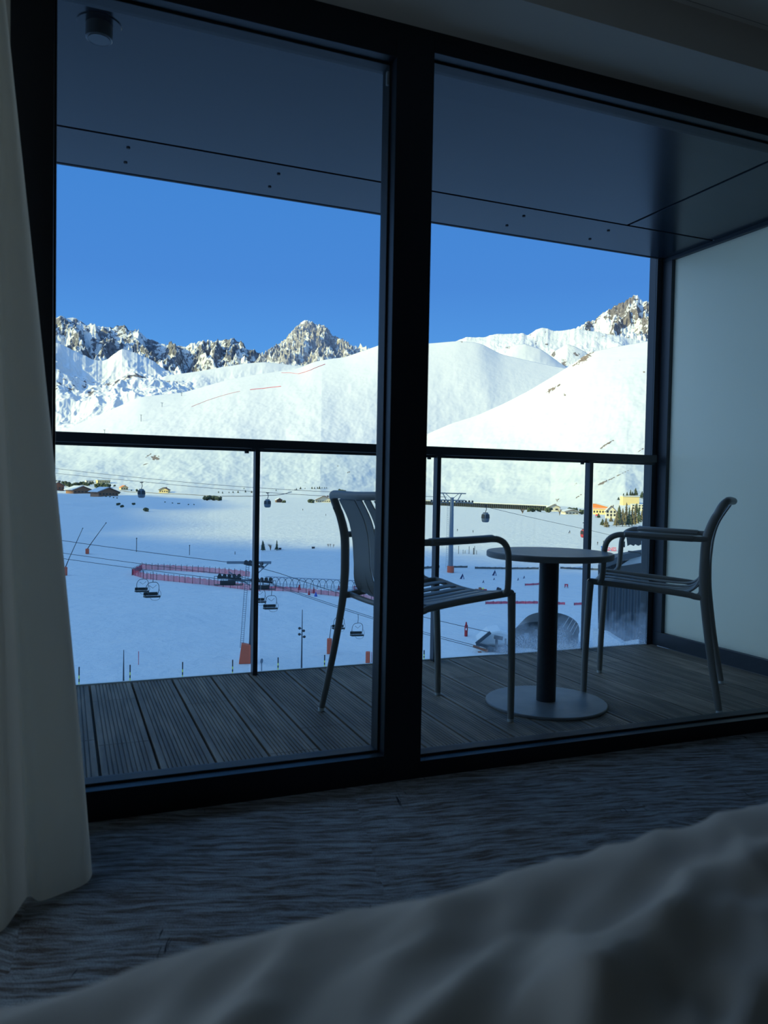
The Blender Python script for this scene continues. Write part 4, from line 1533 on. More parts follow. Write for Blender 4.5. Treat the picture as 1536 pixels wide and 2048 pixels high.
for (x, y0, y1, l_) in ((158, 1371, 1334, 'snow stake nearest to the curtain'), (260, 1362, 1330, 'snow stake right beside the dark mast'), (365, 1356, 1324, 'snow stake halfway between the dark mast and the chairlift pylon'),
                        (465, 1349, 1320, 'snow stake left of the chairlift pylon pad'), (556, 1340, 1315, 'snow stake between the first railing post and the floodlight pole'), (649, 1334, 1310, 'snow stake at the foot of the padded pole by the armchair leg'),
                        (848, 1319, 1301, 'snow stake just right of the mullion')):
    stake(x, y0, y1, 'black and yellow ' + l_)

P = ghit(523, 1345)
m_ = px_m(P)
t = thing('road_sign', 'small oval sign seen edge-on right of the first railing post', 'sign', P, face(P, 1.1))
MB().tube([(0, 0, 0), (0, 0, 18 * m_)], 1.1 * m_, 8).build('sign_post', 'steel_grey', t)
M = Matrix.Translation((0, 0, 23 * m_)) @ Matrix.Rotation(PI / 2, 4, 'X')
b = MB().lathe([(0.001, -.03), (5 * m_, -.03), (5 * m_, .03), (0.001, .03)], n=20)
b.v = [tuple(M @ Vector(v_)) for v_ in b.v]
b.build('sign_plate', 'steel_grey', t)

# floodlight pole
P = ghit(603, 1338)
m_ = px_m(P)
t = thing('floodlight_pole', 'slim dark pole with four round floodlights in front of the slope', 'floodlight', P, face(P))
MB().tube([(0, 0, 0), (0, 0, 119 * m_)], [1.7 * m_, 0.6 * m_], 10).build('pole', 'lead_metal', t, True)
for (dx, yy_) in ((-5, 1256.5), (3.2, 1261.5), (-5.2, 1268.5), (4.6, 1273.5)):
    z_ = (1338 - yy_) * m_
    q = MB().ball((dx * m_, 0, z_), 3.0 * m_, 8, .9).build('lamp_head', 'steel_dark', t, True)
    MB().bar((dx * m_ * .2, 0, z_ - .5 * m_), (dx * m_, 0, z_ - .8 * m_), 1.0 * m_).build('bracket', 'steel_dark', q)

# ---------------- nets
def net(name, label, cat, pts, hpx, mt, step=10, group=None, postmat='steel_dark', pw=1.0, solid=0.02):
    """fence following ground pixels; posts every `step` px"""
    out = []
    for (a, c) in zip(pts[:-1], pts[1:]):
        n = max(1, int(abs(c[0] - a[0]) / 4 + abs(c[1] - a[1]) / 4))
        for k in range(n):
            out.append(ghit(a[0] + (c[0] - a[0]) * k / n, a[1] + (c[1] - a[1]) * k / n))
    out.append(ghit(*pts[-1]))
    c0 = out[0].copy()
    t = thing(name, label, cat, c0, 0, group)
    h = hpx * px_m(c0)
    b = MB()
    n = len(out)
    vv_, ff_ = [], []
    for i, p in enumerate(out):
        a = out[max(i - 1, 0)]
        c = out[min(i + 1, n - 1)]
        d_ = (c - a)
        nn = Vector((-d_.y, d_.x, 0)).normalized() * solid
        hk = h * (1 + 0.08 * math.sin(i * 2.1))
        for (s1, zz_) in ((-1, .05), (1, .05), (1, hk), (-1, hk)):
            vv_.append(p - c0 + nn * s1 + Vector((0, 0, zz_)))
    for i in range(n - 1):
        for j in range(4):
            ff_.append((i * 4 + j, i * 4 + (j + 1) % 4, (i + 1) * 4 + (j + 1) % 4, (i + 1) * 4 + j))
    ff_ += [(3, 2, 1, 0), tuple((n - 1) * 4 + j for j in range(4))]
    b.add(vv_, ff_).build('net', mt, t)
    L = 0
    last = None
    first = None
    for i, p in enumerate(out):
        if last is None or (p - last).length > step * px_m(c0):
            last = p
            if first is None:
                first = MB().tube([(0, 0, -.2), (0, 0, h * 1.25)], pw * 0.5 * px_m(c0), 6).build('fence_pole', postmat, t)
                first.location = p - c0
            else:
                q = first.copy()
                C.objects.link(q)
                q.parent = t
                q.location = p - c0
    return t


net('safety_net', 'red netting loop, its far run above the hanging chairs', 'netting', [(284, 1138), (300, 1140), (340, 1141), (400, 1145), (450, 1149), (500, 1154)], 10.5, 'red_net', 11, 'red safety netting')
net('safety_net', 'red netting loop, its near run behind the hanging chairs', 'netting', [(264, 1150), (290, 1158), (340, 1163), (400, 1169), (450, 1175), (500, 1181), (520, 1183)], 11, 'red_net', 14, 'red safety netting')
net('safety_net', 'denser red net closing the left end of the netting loop', 'netting', [(284, 1140), (273, 1146), (264, 1151)], 11, 'pink_net', 6, 'red safety netting')
net('safety_net', 'faint red netting running right from the chairlift pylon foot', 'netting', [(522, 1181), (570, 1183), (620, 1187), (690, 1195), (750, 1200)], 9, 'red_net', 13, 'red safety netting')
for (pts, h_, l_) in ((((840, 1139), (879, 1136)), 5, 'dark low fence strip left of the gondola pylon foot'), (((905, 1136), (935, 1136)), 4, 'dark low fence strip right of the gondola pylon foot'), (((950, 1138), (1011, 1139)), 4.4, 'dark low fence strip behind the arm of the left armchair'),
                      (((1014, 1139), (1077, 1139)), 4, 'dark low fence strip left of the table column'), (((1121, 1138), (1196, 1141)), 4, 'dark low fence strip right of the table column')):
    net('banner_fence', l_, 'fence', pts, h_, 'net_dark', 20, 'dark banner fences across the piste', pw=.8)
for (pts, h_, l_) in ((((971, 1209), (1010, 1208), (1076, 1208)), 5.5, 'long red banner fence left of the table column'), (((1078, 1208), (1130, 1210)), 5, 'red banner fence just right of the table column'),
                      (((1148, 1211), (1168, 1210)), 5, 'short red banner fence left of the right armchair'), (((1050, 1172), (1078, 1170)), 4, 'small tilted red banner fence above the long one')):
    net('banner_fence', l_, 'fence', pts, h_, 'pink_net', 16, 'red banner fences across the piste', pw=.9)

# ---------------- covered conveyor lift
A_ = ghit(530, 1176)
B_ = ghit(735, 1186)
t = thing('conveyor_lift', 'ski conveyor with a row of open arched hoops behind the left armchair', 'ski conveyor', A_, 0)
m_ = px_m(A_)
dv_ = (B_ - A_)
n_h = 15
ax = dv_.normalized()
sd_ = Vector((-ax.y, ax.x, 0))
hh_ = 24 * m_
MB().add([sd_ * s + e + Vector((0, 0, z_)) for e in (Vector((0, 0, 0)), dv_) for (s, z_) in ((-1.2, .02), (1.2, .02), (1.2, .35), (-1.2, .35))],
         [(0, 1, 2, 3), (7, 6, 5, 4), (0, 4, 5, 1), (1, 5, 6, 2), (2, 6, 7, 3), (3, 7, 4, 0)]).build('belt', 'conveyor', t)
for k in range(n_h):
    c = dv_ * ((k + .5) / n_h)
    MB().tube([c + sd_ * (1.25 * math.cos(a)) + ax * (1.25 * math.cos(a)) * 0.5 + Vector((0, 0, hh_ * .12 + hh_ * .80 * math.sin(a) ** .8)) for a in np.linspace(0.02, PI - .02, 13)], 0.055, 6).build('hoop', 'hoop_metal', t, True)
for (z_, mm_) in ((.95, 'conveyor'), (.70, 'snow_cap'), (.35, 'conveyor')):
    for s in (-1, 1):
        MB().bar(sd_ * s * (0.4 if z_ > .9 else 1.0) + Vector((0, 0, hh_ * z_)), dv_ + sd_ * s * (0.4 if z_ > .9 else 1.0) + Vector((0, 0, hh_ * z_)), .07).build('rail', mm_, t)


# small coloured training shapes around it
def cone_thing(label, x, y, hpx, wpx, mt, cat='training cone'):
    P = ghit(x, y)
    m_ = px_m(P)
    o_ = MB().lathe([(wpx * m_ / 2, 0), (wpx * m_ / 2, .08), (wpx * m_ * .36, hpx * m_ * .5), (wpx * m_ * .16, hpx * m_ * .72), (wpx * m_ * .22, hpx * m_ * .85), (0.01, hpx * m_)], n=12).build('training_cone', mt, None, True)
    o_.location = P
    return tag(o_, label, cat, 'figures in the ski garden')


cone_thing('red figure standing before the conveyor hoops', 598.5, 1180, 11, 7, 'red_pad')
cone_thing('small red figure low in the ski garden', 618, 1190, 9, 5, 'red_pad')
cone_thing('purple-red figure, tallest beside the blue cone', 627.5, 1186, 12, 5.5, 'cabin_red')
cone_thing('blue cone in the ski garden', 631.5, 1193, 9, 6.5, 'cone_blue')
cone_thing('pink figure behind the armchair back post', 677.5, 1180, 9, 6, 'red_pad')
P = ghit(714, 1181)
m_ = px_m(P)
t = thing('advert_banner', 'crimson banner panel seen through the slats of the left armchair', 'banner', P, face(P))
MB().box(-7.5 * m_, 7.5 * m_, -.05, .05, 0.2 * m_, 8.5 * m_).build('panel', 'sign_red', t)
MB().box(-5.5 * m_, 5.5 * m_, -.08, -.05, 4.5 * m_, 6 * m_).build('white_stripe', 'sign_white', t)


# triangular training boards with a white slope and dark ground
def tri(label, x, y, w_, h_, foot=0):
    P = ghit(x, y)
    m_ = px_m(P)
    t = thing('triangle_board', label, 'sign board', P, face(P), 'dark triangular boards on the piste')
    z0 = foot * m_
    MB().prism([(-w_ / 2 * m_, z0), (w_ / 2 * m_, z0), (0.12 * w_ * m_, z0 + h_ * m_)], -.1, .1).build('board', 'sign_navy', t)
    MB().prism([(-w_ * .02 * m_, z0 + .1 * h_ * m_), (w_ * .3 * m_, z0 + .1 * h_ * m_), (0.17 * w_ * m_, z0 + h_ * .55 * m_)], -.14, -.1).build('white_mark', 'sign_white', t)
    MB().box(-w_ / 2 * m_, w_ / 2 * m_, -.3, .3, -.05, .08).build('base', 'sign_white', t)


tri('dark triangle board left of the pair, right of the gondola pylon foot', 924, 1159, 10, 12)
tri('largest dark triangle board, above the seat of the left armchair', 988.5, 1152, 10, 12)
tri('small dark triangle board directly below the largest one', 988, 1161, 4.5, 6)
tri('small dark triangle board between the two larger ones', 966.5, 1167, 4.5, 7)
tri('small dark triangle board left of the table column, lower of two', 1036, 1162, 4, 7)
tri('small dark triangle board left of the table column, upper of two', 1048, 1158, 4.5, 7)
tri('tiny dark triangle board on the lake left of the third railing post', 1139, 1067, 5, 7)

# crates, snowmobile, frame sign, red arrow board
P = ghit(962, 1182)
m_ = px_m(P)
t = thing('equipment_pile', 'pile of brown and red crates on the snow under the armchair arm', 'crates', P, face(P))
for (a, c, z0, z1, mm_) in ((-12, -4, 0, 3.5, 'crate_brown'), (-4, 4, 0, 4.6, 'crate_brown'), (4, 12, 0, 3.6, 'red_pad'), (-5, 1, 4.6, 6.8, 'crate_brown'), (2, 6, 4.2, 6, 'stake_yellow')):
    MB().box(a * m_, (c - .4) * m_, -.6, .6, z0 * m_, z1 * m_).build('crate', mm_, t, bevel=.05)
P = ghit(998, 1180)
m_ = px_m(P)
t = thing('snowmobile', 'small dark snowmobile right of the crates', 'snowmobile', P, face(P))
MB().prism([(-5 * m_, .8 * m_), (5 * m_, .8 * m_), (4.5 * m_, 3 * m_), (1.5 * m_, 3.6 * m_), (0, 4.6 * m_), (-2.5 * m_, 4.8 * m_), (-5 * m_, 2.6 * m_)], -.45, .45).build('body', 'steel_dark', t, bevel=.05)
MB().prism([(-5.6 * m_, 0), (3 * m_, 0), (5 * m_, .9 * m_), (-4 * m_, .9 * m_)], -.3, .3).build('track', 'lift_seat', t)
MB().bar((-1.2 * m_, -.35, 5.6 * m_), (-1.2 * m_, .35, 5.6 * m_), .06).bar((-1.2 * m_, 0, 4.6 * m_), (-1.2 * m_, 0, 5.6 * m_), .06).build('handlebar', 'steel_dark', t)
MB().prism([(-4.6 * m_, 4.0 * m_), (-2.8 * m_, 4.4 * m_), (-3.4 * m_, 6.2 * m_)], -.3, .3).build('windshield', 'sign_blue', t)
P = ghit(1132.5, 1176)
m_ = px_m(P)
t = thing('frame_sign', 'small red and white framed board right of the table column', 'sign', P, face(P))
MB().bar((-3 * m_, 0, 0), (-3 * m_, 0, 8 * m_), .1).bar((3 * m_, 0, 0), (3 * m_, 0, 8 * m_), .1).build('sign_post', 'steel_dark', t)
MB().box(-3 * m_, 3 * m_, -.06, .06, 2.5 * m_, 8 * m_).build('panel', 'sign_red', t)
MB().prism([(-1.6 * m_, 3.4 * m_), (1.6 * m_, 3.4 * m_), (0, 6.4 * m_)], -.12, -.06).build('white_mark', 'sign_white', t)
P = ghit(1013.5, 1133)
m_ = px_m(P)
o_ = MB().prism([(-2.5 * m_, 5 * m_), (-.8 * m_, 3.2 * m_), (1.8 * m_, 1.2 * m_), (2.4 * m_, 2.4 * m_), (0.2 * m_, 4.2 * m_)], -.05, .05).build('flag', 'sign_red')
o_.location = P
o_.rotation_euler = (0, 0, face(P))
tag(o_, 'tiny red flag behind the bend of the left armchair arm', 'flag')


# ---------------- people on the lake and piste
def person(label, x, y, hpx, lean=0.0, skis=False, mt='jacket_dark', step=.18, ry=0.4):
    P = ghit(x, y)
    H_ = hpx * px_m(P)
    k = H_ / 1.75
    t = thing('person', label, 'person', P, face(P, ry))
    b = MB()
    b.tube([(-.09, -step, .05), (-.10, -step * .6, .45), (-.09, 0, .88)], [.07, .075, .10], 8)
    b.tube([(.09, step, .05), (.10, step * .4, .45), (.09, 0, .88)], [.07, .075, .10], 8)
    b.tube([(0, 0, .82), (0, -.02 - lean * .3, 1.1), (0, -lean * .8, 1.42), (0, -lean, 1.5)], [.17, .17, .20, .09], 10)
    for s in (-1, 1):
        b.tube([(s * .19, -lean * .8, 1.42), (s * .27, -lean * .8 - .02, 1.15), (s * .24, -lean * .8 - .16, .95)], [.07, .06, .045], 8)
    b.ball((0, -lean - .01, 1.63), .115, 8, 1.15)
    b.v = [tuple(Vector(v_) * k) for v_ in b.v]
    b.build('body', mt, t, True)
    c = MB().ball((0, -lean - .01, 1.68), .125, 8, .9)
    c.v = [tuple(Vector(v_) * k) for v_ in c.v]
    c.build('hat', 'cabin_red' if skis else 'steel_dark', t, True)
    if skis:
        for s in (-1, 1):
            MB().box(s * .1 * k - .05, s * .1 * k + .05, -.85 * k, .75 * k, 0.0, .04).build('ski', 'steel_dark', t)
    return t


person('person in dark clothes walking on the lake, left of the gondola over the post', 605.6, 1022, 4.5)
person('person in dark clothes walking on the lake behind the left armchair', 651.6, 1032, 4.5, ry=1.2)
person('person in dark clothes on the lake just right of the gondola pylon', 914.7, 1063, 5.5, .12)
person('person in dark clothes on the lake below the right gondola cabin', 946, 1066, 5.5)
person('skier in dark clothes left of the inflatable red letters', 1195, 1090, 7, .05, True)
person('person with red hat standing just above the inflatable red letters', 1207, 1087, 6, 0, True, ry=-.5)
person('person in dark clothes beside the third railing post under the table top', 1166, 1167, 8, .05, True)

# ---------------- big red letters of the resort's name
P = ghit(1218, 1102)
m_ = px_m(P)
t = thing('resort_letters', 'large red free-standing letters with a blue panel behind the right armchair arm', 'sign', P, face(P))
cu = bpy.data.curves.new('letters', 'FONT')
cu.body = 'TIGNES'
cu.size = 9.5 * m_
cu.extrude = 0.25
cu.offset = 0.05 * m_
cu.space_character = 0.92
cu.align_x = 'CENTER'
ob = bpy.data.objects.new('letters', cu)
C.objects.link(ob)
dg = bpy.context.evaluated_depsgraph_get()
me = bpy.data.meshes.new_from_object(ob.evaluated_get(dg))
bpy.data.objects.remove(ob)
me.materials.clear()
me.materials.append(MATS['sign_red'])
lo = bpy.data.objects.new('lettering', me)
C.objects.link(lo)
lo.parent = t
wl = max(v_.co.x for v_ in me.vertices) - min(v_.co.x for v_ in me.vertices)
lo.rotation_euler = (PI / 2, 0, 0)
lo.scale = (27 * m_ / wl, 1.05, 1)
lo.location = (0.6 * m_, 0, 0.4 * m_)
MB().prism([(-15.6 * m_, 0), (-13.2 * m_, 0), (-12.4 * m_, 5 * m_), (-13.6 * m_, 9.5 * m_), (-16 * m_, 9 * m_), (-15 * m_, 4.5 * m_)], -.2, .2).build('blue_panel', 'sign_blue', t)


# ---------------- trees and shrubs
def conifer_mesh(kind):
    r_ = random.Random(kind)
    b = MB()
    n = 13
    layers = 9
    for k in range(layers):
        z0 = 0.10 + 0.86 * k / layers
        rad = 0.24 * (1 - k / layers) ** .85 + .02
        vv_ = [(0, 0, z0 + 0.20 * (1 - .4 * k / layers))]
        for j in range(n):
            a = 2 * PI * j / n + k
            q = rad * (0.62 + 0.55 * r_.random()) * (1 if j % 2 else .62)
            vv_.append((q * math.cos(a), q * math.sin(a), z0 - 0.03 * r_.random()))
        ff_ = [(0, 1 + j, 1 + (j + 1) % n) for j in range(n)] + [tuple(range(n, 0, -1))]
        b.add(vv_, ff_)
    return b


def shrub_mesh(kind):
    r_ = random.Random(kind + 100)
    b = MB()
    for k in range(26):
        a = r_.random() * 2 * PI
        q = 0.42 * math.sqrt(r_.random())
        z_ = .15 + 0.65 * r_.random() * (1 - q)
        c = Vector((q * math.cos(a), q * math.sin(a), z_))
        s_r = .10 + .11 * r_.random()
        v0 = len(b.v)
        b.ball(c, s_r, 5)
        for i in range(v0, len(b.v)):
            d_ = Vector(b.v[i]) - c
            b.v[i] = tuple(c + d_ * (0.7 + .6 * r_.random()))
    return b


def bare_mesh(kind):
    r_ = random.Random(kind + 300)
    b = MB()
    for k in range(16):
        a = r_.random() * 2 * PI
        p1 = Vector((.08 * math.cos(a), .08 * math.sin(a), .35 + .2 * r_.random()))
        p2 = Vector((.35 * math.cos(a) * r_.random(), .35 * math.sin(a), .65 + .35 * r_.random()))
        b.tube([(0, 0, .12 * r_.random()), p1, p2], [.022, .016, .006], 5)
        for q in range(2):
            p3 = p2 + Vector((r_.uniform(-.2, .2), r_.uniform(-.2, .2), r_.uniform(-.1, .12)))
            b.tube([p1.lerp(p2, .5), p3], [.012, .005], 4)
    return b


PROTO = {}
ORD = ['leftmost', 'second', 'third', 'fourth', 'fifth', 'sixth', 'seventh', 'eighth', 'ninth', 'tenth', 'eleventh', 'twelfth', 'thirteenth', 'fourteenth', 'fifteenth', 'sixteenth', 'seventeenth', 'eighteenth', 'nineteenth', 'twentieth', 'twenty-first', 'twenty-second']


def nth(items, k):
    r_ = sorted(range(len(items)), key=lambda i: items[i][0]).index(k)
    return 'leftmost' if r_ == 0 else ('rightmost' if r_ == len(items) - 1 else ORD[r_] + ' from the left')




def tree(kind, label, cat, x, y, hpx, wpx, group=None, P=None, dark=True, lm='conifer'):
    P = P or ghit(x, y)
    m_ = px_m(P)
    key = (kind, int(x * 7) % 3, lm)
    nm = {'conifer': 'conifer_tree', 'shrub': 'shrub', 'bare': 'bare_shrub'}[kind]
    t = thing(nm, label, cat, P, random.random() * 6, group)
    if key not in PROTO:
        if kind == 'conifer':
            f_ = conifer_mesh(key[1]).build('foliage', lm, t)
            k_ = MB().tube([(0, 0, -.06), (0, 0, .5)], [.022, .012], 6).build('trunk', 'trunk', t)
        elif kind == 'shrub':
            f_ = shrub_mesh(key[1]).build('foliage', 'conifer', t)
            k_ = MB().tube([(0, 0, -.06), (0, 0, .3)], [.03, .02], 6).build('trunk', 'trunk', t)
        else:
            f_ = bare_mesh(key[1]).build('branches', 'shrub_brown', t)
            k_ = MB().tube([(0, 0, -.06), (0, 0, .3)], [.03, .02], 6).build('trunk', 'trunk', t)
        PROTO[key] = (f_, k_)
    else:
        for q in PROTO[key]:
            c = q.copy()
            C.objects.link(c)
            c.parent = t
    base_w = {'conifer': 0.42, 'shrub': 0.9, 'bare': 0.7}[kind]
    t.scale = (wpx * m_ / base_w, wpx * m_ / base_w, hpx * m_)
    return t


T = tree
G1 = 'bushes at the shadow edge right of the first railing post'
T('conifer', 'larger snowy evergreen just right of the first railing post', 'tree', 525.5, 1102, 22, 11)
T('bare', 'bare bush between the two small evergreens', 'shrub', 541, 1101, 13, 12)
T('conifer', 'narrow evergreen beside the small dark box at the shadow edge', 'tree', 553.5, 1101, 21, 8)
for x, y, l_ in ((656.5, 1095, 'left'), (660.5, 1095, 'middle'), (667, 1096, 'right')):
    T('bare', 'tiny bare tree at the shadow edge, %s of three beside the armchair post' % l_, 'tree', x, y, 8, 4, None)
for (x, y, w_, l_) in ((560, 1099, 5, 'small dark box right of the narrow evergreen'), (626.5, 1097, 6, 'small dark hut at the shadow edge left of the armchair')):
    P = ghit(x, y)
    m_ = px_m(P)
    o_ = MB().box(-w_ / 2 * m_, w_ / 2 * m_, -.8, .8, 0, 2.6 * m_).box(-w_ * .56 * m_, w_ * .56 * m_, -.95, .95, 2.6 * m_, 3.3 * m_).build('equipment_box', 'steel_dark')
    o_.location = P
    o_.rotation_euler = (0, 0, face(P))
    tag(o_, l_, 'hut')
T('shrub', 'dark evergreen clump left of the first railing post, left one', 'tree', 414, 1001, 12, 15)
T('shrub', 'dark evergreen clump left of the first railing post, middle and tallest', 'tree', 425, 1001, 13, 16)
T('shrub', 'dark evergreen clump left of the first railing post, right one', 'tree', 437, 1001.5, 11, 14)
for (x, y, h_, l_) in ((237, 1011, 7, 'upper'), (244, 1015, 6, 'lower'), (267, 1010, 6, 'single middle'), (292, 1023, 9, 'largest')):
    T('shrub', 'dark bush in blue shade below the left chalets, %s one' % l_, 'shrub', x, y, h_, h_ * 1.1)
LST = ((197, 992), (186, 990), (192, 991), (212, 994), (220, 994.5), (227, 996), (234, 997), (330, 1005), (345, 1007), (356, 1008), (359, 1008), (377, 1010), (388, 1010))
for kk_, (x, y) in enumerate(LST):
    T('shrub', 'tiny dark bush by the shaded road below the chalets, %s' % nth(LST, kk_), 'shrub', x, y, 2.6, 2.6, 'tiny bushes along the shaded road')
LST = ((437, 986, 4), (445, 987, 4), (458, 986, 3), (466, 986, 4), (476, 986, 5), (488, 978.5, 3), (491, 985, 5), (503, 986, 5), (552, 982, 3), (590, 981, 3), (593, 980, 4), (601, 978.5, 5), (610, 978, 2.5), (624, 978, 4.5), (629, 978, 4), (635, 977.5, 4), (639, 978, 5.5), (644, 977, 3), (649, 977, 3), (653, 977, 3))
for kk_, (x, y, h_) in enumerate(LST):
    T('conifer', 'small dark fir in the scattered row above the far road, %s' % nth(LST, kk_), 'tree', x, y, h_ * 1.1, h_ * .8, 'small firs on the lower hillside')
for (x, h_, l_) in ((679, 9, 'left'), (684, 8.5, 'middle'), (689, 6.5, 'right')):
    T('shrub', 'dark evergreen above the armchair back, %s of three' % l_, 'tree', x, 985.5, h_, 6)
for x, y, h_, l_ in ((1059, 1024, 12, 'first'), (1067, 1024, 11, 'second'), (1077, 1024, 12, 'third')):
    T('shrub', 'dark evergreen in front of the road gallery, %s from the left' % l_, 'tree', x, y, h_, 9)
T('shrub', 'broad dark evergreen left of the small barn', 'tree', 1097, 1025, 13, 14)
T('bare', 'brown leafless bush at the lake shore below the gallery', 'shrub', 1045, 1027, 10, 17)
T('bare', 'brown leafless tree in front of the small barn', 'tree', 1119, 1031, 14, 10)
for (x, y, h_, w_, l_) in ((1140, 1024, 12, 12, 'left'), (1149, 1023, 10, 11, 'middle'), (1163, 1029, 13, 10, 'right')):
    T('shrub', 'grey-brown tree around the low house left of the third post, %s one' % l_, 'tree', x, y, h_, w_)
T('bare', 'bare tree on the slope above the small barn', 'tree', 1114, 1004, 7, 8)
k = 0
LST = ((1205, 1051, 14, 12), (1212, 1052, 17, 12), (1214, 1055, 12, 12), (1197, 1036, 10, 9), (1222, 1044, 12, 9), (1233, 1053, 30, 14), (1238, 1050, 40, 14), (1245, 1053, 38, 13), (1252, 1052, 48, 14), (1258, 1053, 40, 13), (1264, 1052, 40, 14), (1270, 1050, 42, 13), (1277, 1047, 36, 13),
                       (1284, 1043, 26, 11), (1238, 1030, 20, 12), (1273, 1028, 22, 12))
for kk_, (x, y, h_, w_) in enumerate(LST):
    T('conifer', '%s conifer in front of the right-hand houses, %s' % ('tall' if h_ > 34 else 'short' if h_ < 18 else 'medium', nth(LST, kk_)), 'tree', x, y, h_, w_, 'trees in front of the right-hand houses', lm='larch' if kk_ % 3 else 'conifer')
LST = ((1237, 1000, 6, 6), (1254, 993, 10, 6), (1261, 992, 13, 7), (1265, 992, 10, 7), (1271, 992, 17, 10), (1284, 996, 14, 10), (1289, 995, 14, 12), (1294, 996, 12, 10), (1247, 994, 8, 6))
for kk_, (x, y, h_, w_) in enumerate(LST):
    T('conifer', 'dark fir on the rise above the flat-roofed yellow building, %s' % nth(LST, kk_), 'tree', x, y, h_, w_, 'firs above the yellow building')
LST = ((112, 962, 6), (119, 961, 5), (128, 966, 10), (134, 968, 11), (139, 970, 10), (145, 970, 8), (152, 968, 9), (158, 967, 8), (164, 966, 9), (171, 967, 9), (176, 968, 8), (195, 972, 12), (201, 972, 13), (208, 972, 12), (215, 972, 11), (229, 969, 4), (274, 979, 6), (263, 978, 3), (182, 965, 6), (186, 964, 5), (236, 984, 7))
for kk_, (x, y, h_) in enumerate(LST):
    T('shrub', 'dark tree between the chalets at the far left, %s' % nth(LST, kk_), 'tree', x, y + 4, h_, h_ * 1.0, 'trees between the left chalets')


# ---------------- houses
def house(label, x, y, wpx, hpx, wall, roof, ry=0.3, dpx=None, flat=False, nwin=4, snow=0.75, name='chalet', cat='house', rows=1, rise=.42, gable=True):
    P = ghit(x, y)
    m_ = px_m(P)
    W, H_, Dp = wpx * m_, hpx * m_, (dpx or wpx * .8) * m_
    t = thing(name, label, cat, P, face(P, ry))
    wallh = H_ * (0.92 if flat else 1 - rise)
    if flat:
        MB().box(-W / 2, W / 2, 0, Dp, -2, wallh).build('walls', wall, t)
        MB().box(-W * .53, W * .53, -.04 * W, Dp, wallh, wallh + H_ * .06).build('roof', roof, t)
        MB().box(-W * .53, W * .53, -.04 * W, Dp, wallh + H_ * .06, wallh + H_ * .06 + .5).build('roof_snow', 'snow_cap', t)
    elif gable:
        MB().prism([(-W / 2, -2), (W / 2, -2), (W / 2, wallh), (0, H_ * .97), (-W / 2, wallh)], 0, Dp).build('walls', wall, t)
        th = max(.25, .02 * W)
        e = .58
        ze = wallh - (H_ - wallh) * .16
        MB().prism([(-W * e, ze), (0, H_), (W * e, ze), (W * e, ze + th), (0, H_ + th), (-W * e, ze + th)], -.12 * W, Dp + .08 * W).build('roof', roof, t)
        if snow:
            MB().prism([(-W * e, ze + th), (0, H_ + th), (W * e, ze + th), (W * e, ze + th + snow), (0, H_ + th + snow), (-W * e, ze + th + snow)], -.04 * W, Dp + .08 * W).build('roof_snow', 'snow_cap', t)
    for r_ in range(rows):
        for k in range(nwin):
            xx = -W / 2 + W * (k + .5) / nwin
            zz_ = wallh * (.32 + (r_ * .62 if rows == 1 else r_ * .45))
            q = MB().box(xx - W * .13 / nwin * 2, xx + W * .13 / nwin * 2, -.12, .05, zz_, zz_ + wallh * (.30 if rows > 1 else .36)).build('window', 'dark_window', t)
    MB().box(W * .18, W * .26, Dp * .4, Dp * .55, wallh, H_ * 1.08).build('chimney', 'wood_dark', t)
    return t
    return t


house('grey-roofed building half hidden by the curtain edge at the far left', 116, 981, 26, 17, 'crate_brown', 'steel_grey', .5, snow=.5)
house('long snow-roofed brown chalet, left of the two in front', 165, 987, 38, 14, 'wood_wall', 'roof_brown', .5, snow=.8, rows=1, nwin=5, rise=.5)
house('long snow-roofed brown chalet, right of the two in front', 217, 992, 42, 16, 'wood_wall', 'roof_brown', .5, snow=.8, nwin=6, rise=.5)
house('small orange-roofed house right of the brown chalets', 249, 980, 14, 9, 'stucco_yellow', 'orange_wall', .3, snow=0, nwin=3)
house('yellow house with brown roof standing alone right of the gondola', 327, 986, 18, 11, 'stucco_yellow', 'roof_brown', -.3, snow=0, nwin=4)
house('low yellow building behind the left chalets', 208, 967, 24, 7, 'stucco_yellow', 'snow_cap', .2, flat=True, nwin=6, name='building', cat='building')
house('small low yellow building at the back of the left village', 180, 966, 14, 5, 'stucco_cream', 'snow_cap', .2, flat=True, nwin=3, name='building', cat='building')
house('brown-gabled chalet with cream front left of the armchair back', 648, 1005, 34, 13, 'stucco_cream', 'roof_brown', .0, snow=.4, nwin=8, rise=.62)
house('small dark shed with bushes right of the first railing post', 559, 1005, 12, 8, 'wood_dark', 'roof_brown', .3, snow=.5, nwin=2)
T('shrub', 'brown bush stuck to the left side of the brown-gabled chalet', 'shrub', 622, 1006, 9, 13)
T('shrub', 'grey bush right of the small dark shed', 'shrub', 568, 1005.5, 6, 9)
house('small barn at the right end of the road gallery', 1108, 1023, 22, 14, 'stucco_cream', 'wood_dark', .2, snow=.6, nwin=2, rise=.4)
house('low brown-roofed house left of the third railing post', 1144, 1029, 28, 9, 'stucco_cream', 'roof_brown', .4, snow=.6, nwin=4)
ob_ = house('yellow building with a bright orange upper wall right of the third post', 1200, 1029, 28, 12, 'stucco_yellow', 'orange_wall', -.1, flat=True, nwin=5, rows=1, name='building', cat='building')
m_ = px_m(ob_.location)
q = MB().prism([(-14.5 * m_, 0), (14 * m_, 0), (14 * m_, 4 * m_), (-9 * m_, 10 * m_), (-14.5 * m_, 10 * m_)], 0, 14 * m_).build('attic_wall', 'orange_wall', ob_)
q.location = (0, 0, 11.3 * m_)
